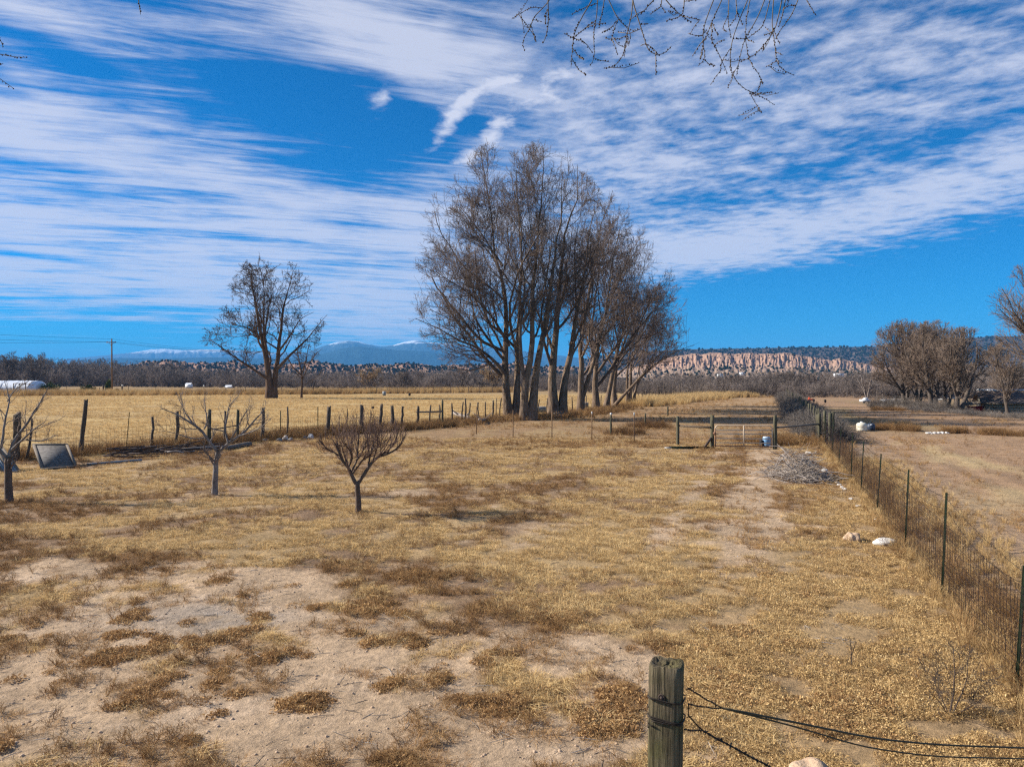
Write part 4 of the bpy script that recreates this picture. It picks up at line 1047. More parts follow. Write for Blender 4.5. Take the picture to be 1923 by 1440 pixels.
def tumble(seed, nb, h, wid, w, tw=3):
    """a dry many-branched weed"""
    rg = np.random.default_rng(seed); n0 = max(3, nb // 9)
    st = np.zeros((n0, 3)); a = rg.random(n0) * 6.283; e = rg.uniform(.25, 1.2, n0)
    dr = np.stack([np.cos(a) * np.cos(e), np.sin(a) * np.cos(e), np.sin(e)], 1)
    P, Rr = grow(st, dr, rg.uniform(.6, 1.0, n0) * h * 1.1, np.full(n0, w), 4, .18, .05, rg, .6)
    mb = MB(); V, Q = tubes(P, Rr, 3); mb.add(V, Q); bl = [np.repeat(rg.random(n0), 15)]
    st, dr, ln, rad = spawn(P, Rr, 7, .2, 1, 45, 15, .5, .7, rg, w * .55)
    P2, R2 = grow(st, dr, ln, rad, 2, .2, .05, rg, .6); V, Q = tubes(P2, R2, 3); mb.add(V, Q); bl.append(np.repeat(rg.random(len(P2)), 9))
    st, dr, ln, rad = spawn(P2, R2, tw, .2, 1, 45, 15, .6, .7, rg, w * .5)
    P3, R3 = grow(st, dr, ln, rad, 1, .2, .02, rg, .6); V, Q = tubes(P3, R3, 3); mb.add(V, Q); bl.append(np.repeat(rg.random(len(P3)), 6))
    V = np.concatenate(mb.V) * np.array([wid, wid, 1]); V[:, 2] = np.maximum(V[:, 2], 0)
    me = mesh_np('weed', V, np.concatenate(mb.Q)); blade_attr(me, np.concatenate(bl)); return me


def wood_mesh(seed, H, W, stems=5, k=(9, 8, 7), r=.05, low=.05):
    """a far bare tree or thicket"""
    rg = np.random.default_rng(seed); n0 = stems; a = rg.random(n0) * 6.283; e = rg.uniform(.9, 1.45, n0)
    st = np.c_[rg.normal(0, W * .08, n0), rg.normal(0, W * .08, n0), np.full(n0, -.2)]
    dr = np.stack([np.cos(a) * np.cos(e), np.sin(a) * np.cos(e), np.sin(e)], 1)
    P, Rr = grow(st, dr, rg.uniform(.75, 1.0, n0) * H, np.full(n0, r * 4), 8, .10, .04, rg, .2)
    E = [(np.array([0, 0, H * .52]), np.array([W / 2, W / 2, H * .52]))]
    mb = MB(); V, Q = tubes(P, Rr, 4); mb.add(V, Q)
    for i, kk in enumerate(k):
        st, dr, ln, rad = spawn(P, Rr, kk, low if i == 0 else .12, 1, 44, 14, (.5, .5, .55)[i], .5, rg, r, E, .4, H * .02)
        P, Rr = grow(st, dr, ln, rad, (4, 3, 1)[i], .16, .06, rg, .5); Rr = np.maximum(Rr, r * .8)
        V, Q = tubes(P, Rr, 3); mb.add(V, Q)
    return mesh_np('thicket', np.concatenate(mb.V), np.concatenate(mb.Q), smooth=True)


woods = proto_col('bare_thicket', [(wood_mesh(100 + i, 1.0 * h, 1.0 * w, s, (8, 7, 6), r / 12), M['bosque']) for i, (h, w, s, r) in enumerate([(1, .9, 6, .045), (1, .75, 4, .04), (1, 1.25, 8, .04), (1, 1.0, 5, .035), (1, 1.6, 9, .045)])])


def build_woods():
    rg = np.random.default_rng(5); pts = []; sc = []; ix = []
    # the foot and top of the grey belt, as read off the photograph: (px, foot py, top py)
    line = [(-500, 726, 664), (-100, 726, 666), (60, 726, 668), (180, 726, 676), (280, 727, 679), (400, 728, 690), (560, 729, 696), (660, 730, 697), (800, 732, 695), (900, 733, 694), (1000, 735, 698), (1120, 738, 704), (1220, 742, 709), (1300, 744.5, 706), (1400, 745.5, 704), (1480, 746, 703), (1560, 747, 707), (1640, 748.5, 702), (1760, 749, 700), (1900, 749, 690), (2300, 750, 680)]
    lx = [l[0] for l in line]
    for rowi, (back, hk, num) in enumerate([(0, .62, 210), (1.07, .85, 230), (1.16, 1.0, 230), (1.3, 1.12, 200)]):
        for i in range(num):
            x = -450 + 2700 * (i + rg.random()) / num
            fy = np.interp(x, lx, [l[1] for l in line]); ty = np.interp(x, lx, [l[2] for l in line])
            Y = depth(fy) * (1.0 if rowi == 0 else back) * rg.uniform(1.0, 1.05)
            H = CAMH + (HY - ty) / FPX * depth(fy) * 1.08; H = max(3.0, H) * (1.22 if x > 1200 else 1.1) * hk * rg.uniform(.7, 1.12) * (1.0 if rowi < 2 else 1.05)
            pts.append([(x - CX) / FPX * Y, Y, 0]); w = rg.uniform(.85, 1.5); sc.append([H * w, H * w, H]); ix.append(rg.integers(0, 5))
    n = len(pts)
    scatter('bare_woods', 'grey belt of bare riverside woods across the far edge of the fields', 'woods', woods, pts, np.array(sc), ix, rg.random(n), .03, 3)


build_woods()

# trees of the far belt that stand out one by one
FARL = [dict(LVL[0], k=9, lr=.5, s=3, n=5), dict(LVL[1], k=7, lr=.55, s=3, n=4), dict(LVL[2], k=5, s=3), dict(LVL[3], k=3)]


def far_tree(px, py, top, wid, label, m, seed, rmin, name='far_tree', group=None):
    h = py - top
    st = []
    rg = np.random.default_rng(seed)
    for j in range(4):
        a = (j - 1.5) / 1.5
        st.append(([(px + a * 1.5, py), (px + a * wid * .08, py - h * .25), (px + a * wid * .22, py - h * .55), (px + a * wid * .34, py - h * (.86 - .1 * abs(a)))], depth(py) / FPX * h * .022, .05, 'trunk', rg.uniform(-3, 3)))
    return bare_tree(name, label, (px, py), st, [(px, py - h * .56, wid * .5, h * .46)], FARL, {'trunk': m[0], 'limb': m[0], 'crown': m[1]}, seed=seed, rmin=rmin, trunk_sides=5, group=group)


BO = (M['elmlimb'], M['bosque']); TA = (M['elmlimb'], M['bosque2'])
far_tree(693, 732, 685, 68, 'round tan-twigged tree at the far field edge below the mountain', TA, 201, .05)
far_tree(928, 733.5, 683, 66, 'tan-twigged tree seen just left of the cottonwood trunks', TA, 203, .05)
far_tree(66, 726.5, 660, 56, 'broad pale-crowned bare tree rising above the woods at far left', BO, 205, .06)
far_tree(18, 726.5, 660, 40, 'narrow bare tree poking above the woods at the left edge', BO, 206, .06)
far_tree(755, 732.5, 693, 40, 'bare tree right of the round tan-twigged tree', BO, 207, .045)
far_tree(867, 733.5, 690, 48, 'dark bare tree between the tan tree and the cottonwood row', BO, 209, .045)
far_tree(1362, 745.5, 706, 44, 'rounded bare tree at the head of the mown lane', BO, 211, .022)
far_tree(1628, 748.5, 696, 42, 'pale bare tree at the right end of the far woods', (M['fruit2'], M['fruittwig2']), 213, .022)

# ---- junipers on the hills
jun = []
for i in range(4):
    rg_ = np.random.default_rng(300 + i); mb = MB()
    for j in range(60):
        c = norm(rg_.normal(size=3)) * rg_.random() ** .4 * [.45, .45, .42] + [0, 0, .45]
        u = norm(rg_.normal(size=3)) * .17; v = norm(np.cross(u, rg_.normal(size=3))) * .17
        mb.add([c - u - v, c + u - v, c + u + v, c - u + v], [[0, 1, 2, 3]])
    jun.append((mesh_np('juniper', np.concatenate(mb.V), np.concatenate(mb.Q)), M['pine']))
jcol = proto_col('juniper', jun)


def on_relief(V, n, vlo, vhi, rg, dens=None):
    nr, nc, _ = V.shape; out = []
    r = rg.uniform(vlo, vhi, n) * (nr - 2); c = rg.random(n) * (nc - 2); i = r.astype(int); j = c.astype(int); a = (r - i)[:, None]; b = (c - j)[:, None]
    return (V[i, j] * (1 - a) + V[i + 1, j] * a) * (1 - b) + (V[i, j + 1] * (1 - a) + V[i + 1, j + 1] * a) * b


def build_junipers():
    rg = np.random.default_rng(8)
    A = on_relief(mesaV, 5200, .05, .80, rg); B = on_relief(badV, 620, .0, .45, rg); B2 = on_relief(badV, 420, .40, .86, rg); C = on_relief(redV, 2200, .05, .85, rg)
    pts = np.concatenate([A, B, B2, C]); sz = np.concatenate([rg.uniform(3.5, 8.5, len(A)), rg.uniform(1.8, 4.4, len(B)), rg.uniform(1.5, 3.2, len(B2)), rg.uniform(2.0, 5, len(C))])
    pts[:, 2] -= .3
    scatter('junipers', 'dark junipers scattered over the mesa, badlands and red hills', 'shrubs', jcol, pts, sz, rg.integers(0, 4, len(pts)), rg.random(len(pts)), .05, 9)


build_junipers()


# ------------------------------------------------------------------ fences, gate and foreground post
def zat(p): return float(gz(np.array([p[0]]), np.array([p[1]]))[0])


def wood_post(name, b, t, r, m, parent, seed, sides=8, origin=None, crook=0.02):
    """a rough round or split post from foot b to top t, with an uneven cut top"""
    rg = np.random.default_rng(seed); b = np.array(b, float); t = np.array(t, float); n = 7
    P = b + (t - b) * np.linspace(0, 1, n)[:, None]; ph = rg.random(2) * 6.28; w_ = np.sin(np.linspace(0, 1, n) * math.pi)[:, None]; P += crook * w_ * (np.array([math.cos(ph[0]), math.sin(ph[0]), 0]) * 1.3 + rg.normal(size=(n, 3)) * [.35, .35, 0])
    rr = r * (1 + rg.normal(size=n) * .08) * np.linspace(1.08, .92, n)
    V, Q = tubes(P[None], rr[None], sides); V = V.reshape(n, sides, 3)
    V = V + (rg.normal(size=(1, sides, 1)) * r * .14) * norm(V - P[:, None])
    V[-1, :, 2] += rg.normal(size=sides) * r * .35; c = V[-1].mean(0) - [0, 0, r * .15]
    Vf = np.concatenate([V.reshape(-1, 3), c[None]]); k = (n - 1) * sides
    T = [[k + i, k + (i + 1) % sides, len(Vf) - 1] for i in range(sides)]
    o0 = np.zeros(3) if origin is None else np.array(origin)
    return obj(name, mesh_np(name, Vf - o0, Q, T), m, parent)


def t_post(name, b, t, m, parent, origin, w=.046):
    """steel T-post: flange, stem with studs, anchor hidden in the soil"""
    b = np.array(b, float); t = np.array(t, float); mb = MB()
    d = norm(t - b); mb.beam(b - o3(origin), t - o3(origin), w, .006)
    s = np.cross(d, [1, 0, 0]); s = norm(s) * .014
    mb.beam(b + s - o3(origin), t + s - d * .004 - o3(origin), .006, .022)
    for k in np.arange(.12, np.linalg.norm(t - b) - .03, .055):
        c = b + d * k - norm(s) * .006 - o3(origin); mb.box(c, (.010, .008, .012))
    return mb.build(name, m, parent)


def o3(o): return np.array(o, float)


def sag(a, b, n, s, rg=None, jit=0.0):
    t = np.linspace(0, 1, n)[:, None]; P = np.array(a) * (1 - t) + np.array(b) * t; P[:, 2] -= (4 * t * (1 - t) * s)[:, 0]
    if rg is not None and jit: P[1:-1] += rg.normal(size=(n - 2, 3)) * jit
    return P


def woven(name, nodes, heights, vstep, hs, r, m, parent, origin, rg, wob=.02, lean=0.0):
    """woven wire along the foot line nodes; hs: heights of the horizontal wires"""
    mb = MB(); nodes = np.array(nodes)
    for h in hs:
        for a, b in zip(nodes[:-1], nodes[1:]):
            L = np.linalg.norm(b - a); n = max(4, int(L / .35)); P = sag(a + [0, 0, h], b + [0, 0, h], n, .03 * L / 3 * rg.uniform(-.4, 1.2), rg, wob)
            V, Q = tubes(P[None], np.full((1, n), r), 3); mb.add(V - o3(origin), Q)
    cs = np.r_[0, np.cumsum(np.linalg.norm(np.diff(nodes, axis=0), axis=1))]
    ss = np.arange(0, cs[-1], vstep); ss = ss + rg.normal(size=len(ss)) * vstep * .12; n = 5
    base = np.stack([np.interp(ss, cs, nodes[:, i]) for i in range(3)], 1)
    zz = np.linspace(hs[0], hs[-1], n)
    P = np.repeat(base[:, None], n, 1); P[:, :, 2] += zz
    P += rg.normal(size=P.shape) * wob * .6
    V, Q = tubes(P, np.full(P.shape[:2], r), 3); mb.add(V - o3(origin), Q)
    return mb.build(name, m, parent)


def barbed(a, b, n, s, r, rg, barbs=.13, blen=.02, twist=True):
    mb = MB(); P = sag(a, b, n, s, rg, r * .3)
    L = np.linalg.norm(np.array(b) - np.array(a))
    if twist:
        tt = np.linspace(0, 1, max(n, int(L / .02))); PP = np.stack([np.interp(tt, np.linspace(0, 1, n), P[:, i]) for i in range(3)], 1)
        ph = tt * L / .06 * 6.283; off = np.stack([np.zeros_like(ph), np.cos(ph), np.sin(ph)], 1) * r * .9
        mb.tube(PP + off, r * .72, 4); mb.tube(PP - off, r * .72, 4)
    else: mb.tube(P, r, 3)
    for k in np.arange(barbs * rg.random(), L, barbs):
        p = np.array([np.interp(k / L, np.linspace(0, 1, n), P[:, i]) for i in range(3)]); d = norm(rg.normal(size=3)) * blen; e = norm(rg.normal(size=3)) * blen
        mb.tube([p - d, p + d], r * .7, 3); mb.tube([p - e, p + e], r * .7, 3)
    return mb


def right_fence():
    rg = np.random.default_rng(21)
    posts = [(1905, 1295, 1932, 1062), (1774, 1118, 1789, 925), (1701, 1030, 1713, 882), (1651, 963, 1665, 852), (1622, 925, 1631, 836), (1598, 889, 1604, 825), (1575, 893, 1583, 818), (1562, 882, 1568, 812), (1549, 868, 1552, 803), (1540, 853, 1538, 797)]
    t = thing('wire_fence', 'woven wire fence with green steel posts along the right side of the yard', 'fence', gp(1774, 1118)); g0 = gp(1774, 1118)
    nodes = []; tops = []
    pw = []
    for i, (bx, by, tx, ty) in enumerate(posts):
        b = gp(bx, by); Y = fence_Y(bx) if i > 4 else b[1]
        b = np.array([fence_x(Y), Y, 0.0]); b[2] = zat(b) - .05
        lean = (tx - bx) / FPX * Y * .6
        h = (by - ty) / FPX * b[1] if i < 4 else 1.48 + rg.normal() * .05
        pw.append((b, np.array([b[0] + lean, b[1], h])))
    first = np.array([fence_x(4.6), 4.6, 0])
    pw.insert(0, (first + [0, 0, -.05], first + [.1, 0, 1.5]))
    for b, tp in pw: t_post('post', b, tp, M['tpost'], t, g0)
    nodes = [np.array([b[0] + .03, b[1], zat(b)]) for b, _ in pw]
    woven('wire_mesh', nodes, None, .10, [.02, .09, .17, .25, .33, .41, .49, .57, .65, .73, .81, .89, .97, 1.05, 1.13], .0026, M['wire'], t, g0, rg, .012)['kind'] = 'stuff'
    for h, sg in ((.95, .05), (.86, .12)):
        mb = MB()
        for (b0, t0), (b1, t1) in zip(pw[:-1], pw[1:]):
            a = b0 + (t0 - b0) * h; c = b1 + (t1 - b1) * h; k = barbed(a - g0, c - g0, 14, sg * rg.uniform(.3, 1.6), .0026, rg, .14, .018, False)
            mb.V += k.V; mb.Q += [q + mb.n for q in k.Q]; mb.T += [q + mb.n for q in k.T]; mb.n += k.n
        mb.build('barbed_wire', M['barb'], t)


def fence_Y(px):
    """distance at which the right fence line passes a pixel column"""
    s = (px - CX) / FPX; return 2.6 / (s - 0.355)


right_fence()


def far_right_fence():
    """the same line going on beyond the gate, choked with weeds"""
    rg = np.random.default_rng(22); g0 = np.array([fence_x(40), 40, 0.0])
    t = thing('wire_fence', 'weed-choked fence of grey wooden posts running on beyond the gate', 'fence', g0)
    nodes = []
    for Y in [38.2, 40.2, 42.5, 45, 47.5, 50.5, 54, 58, 62, 67, 73, 80, 88, 97, 107, 118, 129]:
        b = np.array([fence_x(Y) + rg.normal() * .05, Y, -.1]); nodes.append(b * [1, 1, 0]); h = rg.uniform(1.35, 1.75)
        wood_post('post', b, b + [rg.normal() * .05, 0, h + .1], rg.uniform(.05, .075), M['greypost'], t, int(rg.integers(9999)), 7, g0)
    woven('wire_mesh', nodes, None, .3, [.15, .4, .65, .9, 1.15], .005, M['wire'], t, g0, rg, .02)['kind'] = 'stuff'


far_right_fence()


def left_fence():
    rg = np.random.default_rng(23); g0 = gp(490, 823)
    t = thing('wire_fence', 'old fence of crooked wooden posts and woven wire along the left side of the yard', 'fence', g0)
    L = [(-120, 876, -118, 780, 'w', .09), (-40, 870, -36, 782, 'w', .07), (30, 862, 34, 774, 'w', .13), (48, 862, 60, 785, 's', .05), (150, 852, 162, 748, 'w', .09), (236, 842, 243, 768, 't', 0), (281, 836, 286, 774, 'w', .06), (328, 832, 333, 765, 'w', .085), (393, 829, 394, 762, 'g', .085), (422, 826, 423, 764, 'w', .06), (446, 824, 447, 762, 'g', .075), (490, 823, 494, 760, 'w', .10),
         (527, 818, 527, 764, 't', 0), (537, 817, 540, 757, 's', .05), (597, 812, 597, 756, 't', 0), (616, 811, 618, 757, 'w', .12), (652, 808, 652, 760, 't', 0), (676, 807, 679, 755, 'w', .11), (714, 806, 717, 755, 'w', .11), (734, 805, 736, 758, 'w', .13), (753, 803, 756, 759, 's', .07), (782, 802, 785, 759, 'w', .09), (831, 806, 831, 756, 'g', .075)]
    nodes = []
    for i, (bx, by, tx, ty, k, r) in enumerate(L):
        yl = 864.5 - 0.0795 * (bx - 30) * 1.0; b = gp(bx, yl); h = (by - ty) / FPX * b[1]
        tp = np.array([b[0] + (tx - bx) / FPX * b[1], b[1], h]); b[2] = -.1
        nodes.append([b[0], b[1], 0])
        if k == 't': t_post('post', b, tp, M['tpost'], t, g0, .05)
        else: wood_post('post', b, tp, r, M['greypost'] if k == 'g' else M['post'], t, 400 + i, 8, g0, .05 if k in 'sw' else .01)
    woven('wire_mesh', nodes, None, .16, [.12, .24, .36, .48, .62, .78, .94, 1.12], .0042, M['wire'], t, g0, rg, .02)['kind'] = 'stuff'
    # H-brace at the corner and a cross pole
    a = gp(782, 803.5); b = gp(831, 801); mb = MB(); mb.tube(np.array([a + [0, 0, 1.08], (a + b) / 2 + [0, 0, 1.05], b + [0, 0, 1.06]]) - g0, .055, 7); mb.build('rail', M['board'], t)
    a = gp(394, 836); b = gp(447, 832); mb = MB(); mb.tube(np.array([a + [0, 0, .78], (a + b) / 2 + [0, 0, .84], b + [0, 0, .92]]) - g0, .03, 6); mb.build('rail', M['stick'], t)
    mb = MB(); c = gp(700, 805) + [0, 0, 1.42]; mb.box(c - g0, (.17, .03, .15), .1); mb.build('tag_plate', M['stick'], t)
    # the pasture fence runs on behind the cottonwoods
    g1 = gp(900, 790); t2 = thing('wire_fence', 'row of thin crooked posts running behind the cottonwood trunks', 'fence', g1)
    nodes = []
    for i, (x, h, r, dx) in enumerate([(806, 1.5, .05, 1), (823, 1.5, .06, 1), (847, 1.55, .06, 0), (866, 1.6, .05, 3), (871, 1.85, .06, 2), (877, 1.5, .05, 5), (897, 1.5, .06, 0), (911, 1.5, .05, 0), (924, 1.6, .07, 2), (932, 1.75, .04, 0), (938, 1.75, .06, 3), (952, 1.5, .05, 1), (972, 1.5, .05, 0), (1004, 1.5, .05, 0), (1012, 1.45, .05, 1), (1027, 1.5, .05, 2), (1075, 1.5, .05, 0), (1098, 1.6, .06, 0), (1102, 1.55, .05, 0), (1112, 1.7, .05, 3), (1130, 1.5, .05, 0), (1160, 1.5, .06, 0)]):
        s = (x - CX) / FPX; f = (x - 831) / 400.0
        d = norm(TR1 - LF1)
        # meet the sight line with the fence line
        k = (LF1[0] - s * LF1[1]) / (s * d[1] - d[0]); b = LF1 + d * k + [0, .6, 0]; nodes.append(b.copy()); b[2] = -.1
        wood_post('post', b, [b[0] + dx / FPX * b[1], b[1], h], r, M['post'], t2, 500 + i, 7, g1, .04)
    woven('wire_mesh', nodes, None, .3, [.2, .45, .7, .95, 1.2], .005, M['wire'], t2, g1, rg, .02)['kind'] = 'stuff'
    g2 = gp(1260, 752); t3 = thing('wire_fence', 'distant fence with many short posts beyond the golden verge right of the trees', 'fence', g2)
    nodes = []
    for i, x in enumerate([1193, 1199, 1206, 1213, 1219, 1226, 1231, 1236, 1241, 1246, 1250, 1255, 1259, 1264, 1268, 1272, 1277, 1281, 1286, 1291, 1296, 1302, 1308, 1314]):
        b = gp(x, 752.5 - (x - 1190) * .035); nodes.append(b.copy()); b[2] = -.1; tall = x in (1236, 1246, 1277)
        wood_post('post', b, b + [rg.normal() * .04, 0, (2.5 if tall else rg.uniform(1.2, 1.6))], .085, M['post'], t3, 540 + i, 6, g2, .02)
    woven('wire_mesh', nodes, None, .6, [.3, .7, 1.1], .006, M['wire'], t3, g2, rg, .02)['kind'] = 'stuff'


left_fence()


def cross_fence():
    rg = np.random.default_rng(25); g0 = gp(1190, 831)
    t = thing('wire_fence', 'thin wire fence on slim steel posts crossing the yard left of the gate', 'fence', g0)
    nodes = []
    for x, by, ty, white in ((895, 815, 764, 0), (963.5, 821, 770, 0), (1036.5, 824, 772, 0), (1111.5, 828, 773, 1), (1191, 831, 775, 1)):
        b = gp(x, by); h = (by - ty) / FPX * b[1]; nodes.append(b * [1, 1, 0]); b[2] = -.05
        p = t_post('post', b, [b[0], b[1], h], M['pole'], t, g0, .05)
        if white:
            mb = MB(); mb.box(np.array([b[0], b[1], h - .07]) - g0, (.062, .03, .16)); mb.build('white_tip', M['palepost'], p)
    nodes.append(gp(1273, 835))
    for h in (.3, .75, 1.15):
        mb = MB()
        for a, b in zip(nodes[:-1], nodes[1:]): mb.tube(sag(np.array(a) + [0, 0, h] - g0, np.array(b) + [0, 0, h] - g0, 8, .05), .0045, 3)
        mb.build('wire', M['wire'], t)
    for x, by, ty, lab in ((1147.5, 817, 776, 'grey pole with a white top standing behind the cross fence'), (1212, 803, 776, 'thin dark stake beside the rusty weeds beyond the cross fence'), (1254, 781, 763, 'small stake standing alone in the mown lane')):
        b = gp(x, by); h = (by - ty) / FPX * b[1]; st = thing('stake', lab, 'stake', b)
        wood_post('pole', [0, 0, -.1], [0, 0, h], .055 if x < 1200 else .06, M['greypost'], st, int(x), 8)
        if x < 1200:
            mb = MB(); mb.tube([[0, 0, h - .1], [0, 0, h + .025]], .066, 9); mb.build('cap', M['palepost'], st)


cross_fence()


def gate():
    Y = depth(842); a = gp(1342, 842); b = gp(1452, 843); b = np.array([b[0], b[1], 0]); g0 = a
    # wooden end posts with rails: one brace either side of the gate
    def brace(lab, xs, g):
        t = thing('fence_brace', lab, 'fence', g); return t
    t1 = brace('wooden H-shaped fence brace left of the tan gate', None, gp(1305, 839)); o1 = gp(1305, 839)
    p0 = gp(1273, 836); p1 = gp(1337.5, 841)
    wood_post('post', p0 - [0, 0, .1], p0 + [0, 0, 1.42], .068, M['greypost'], t1, 601, 10, o1, .006)
    wood_post('post', p1 - [0, 0, .1], p1 + [.02, 0, 1.58], .085, M['greypost'], t1, 602, 10, o1, .006)
    mb = MB(); mb.tube(np.array([p0 + [.07, 0, .98], (p0 + p1) / 2 + [0, 0, .97], p1 + [-.08, 0, .99]]) - o1, .05, 8); mb.build('rail', M['post'], t1)
    mb = MB(); mb.beam(p1 + [-.42, -.1, 0] - o1, p1 + [-.06, -.05, .5] - o1, .09, .09); mb.build('prop', M['stick'], t1)
    t2 = brace('wooden fence brace with a pale top rail right of the tan gate', None, gp(1490, 838)); o2 = gp(1490, 838)
    q0 = gp(1455.5, 843); q1 = np.array([fence_x(37.6), 37.6, 0.0])
    wood_post('post', q0 - [0, 0, .1], q0 + [0, 0, 1.60], .085, M['greypost'], t2, 603, 10, o2, .006)
    for i, (dx, dy, h, r) in enumerate(((-.15, 0, 1.55, .085), (.14, -.6, 1.60, .09), (.30, .4, 1.65, .085), (.46, -.2, 1.62, .07), (.12, .9, 1.45, .07))):
        wood_post('post', q1 + [dx, dy, -.1], q1 + [dx, dy, h], r, M['greypost'], t2, 605 + i, 9, o2, .01)
    mb = MB(); mb.tube(np.array([q0 + [.08, 0, 1.02], (q0 + q1) / 2 + [0, 0, 1.0], q1 + [-.2, 0, 1.0]]) - o2, .05, 8); mb.build('rail', M['board'], t2)
    # the gate
    t = thing('pipe_gate', 'tan tubular steel farm gate across the track', 'gate', g0)
    W = b[0] - a[0]; up = lambda x, z: np.array([x, 0.0, z]); x0, x1 = .03, W - .03; ztop, zbot = 1.10, .10; r = .027; rc = .16
    fr = [up(x0, zbot), up(x0, ztop - rc)] + [up(x0 + rc - rc * math.cos(k), ztop - rc + rc * math.sin(k)) for k in np.linspace(.2, 1.57, 6)] + [up(x1 - rc + rc * math.sin(k), ztop - rc + rc * math.cos(k)) for k in np.linspace(0, 1.37, 6)] + [up(x1, ztop - rc), up(x1, zbot)]
    k = len(fr)
    MB().tube(fr[1:k - 1], r, 8).build('top_rail', M['gate'], t, True)
    MB().tube([up(x0, zbot - .02), up(x0, ztop - rc + .01)], r * 1.1, 8).build('upright', M['gaterust'], t, True)
    MB().tube([up(x1, zbot - .02), up(x1, ztop - rc + .01)], r * 1.1, 8).build('upright', M['gate'], t, True)
    MB().box(up(W * .5, (ztop + zbot) / 2) + [0, -.028, 0], (.065, .012, ztop - zbot)).build('upright', M['gate'], t)
    for i, z in enumerate((.88, .70, .48, .28, .12)):
        MB().tube([up(x0 + .01, z), up(W * .5, z - .006), up(x1 - .01, z)], r * .92, 8).build('rail', M['gate'] if i < 4 else M['gaterust'], t, True)
    MB().tube([up(x0 - .02, .72), up(x0 - .10, .72)], .03, 8).box(up(x0 - .03, .72), (.09, .09, .11)).build('hinge', M['gaterust'], t)
    t.rotation_euler = (0, 0, math.atan2(b[1] - a[1], b[0] - a[0]))
    # what lies about it
    lp = gp(1293, 842.5); s = thing('stacked_fence_posts', 'dark green steel fence posts lying on the ground left of the gate', 'posts', lp)
    rg = np.random.default_rng(3)
    for i in range(7):
        a_ = np.array([-1.0 + rg.normal() * .06, rg.uniform(-.12, .12), .03 + .035 * (i // 3)]); MB().beam(a_, a_ + [1.95, -.06 + rg.normal() * .03, 0], .04, .035).build('steel_post', M['tpost'], s)
    MB().beam([-1.15, -.1, .05], [-.85, -.1, .06], .07, .05).build('white_stake', M['palepost'], s)
    tub = gp(1449, 841.5) + [0, .7, 0]; s = thing('water_barrel', 'light blue plastic barrel behind the right end of the gate', 'barrel', tub)
    mb = MB(); prof = [(.0, .20), (.03, .23), (.2, .245), (.23, .255), (.26, .245), (.42, .245), (.45, .255), (.48, .245), (.62, .23), (.66, .20)]
    mb.tube([[0, 0, z * .72] for z, _ in prof], [q * .78 for _, q in prof], 16); mb.build('shell', M['bluebin'], s, True)
    MB().tube([[0, 0, .472], [0, 0, .50]], .16, 16).build('lid', M['whitemetal'], s, True)
    MB().box([-.25, 0, .26], (.13, .2, .16)).box([-.24, 0, .10], (.15, .22, .14)).build('motor', M['black'], s)


gate()


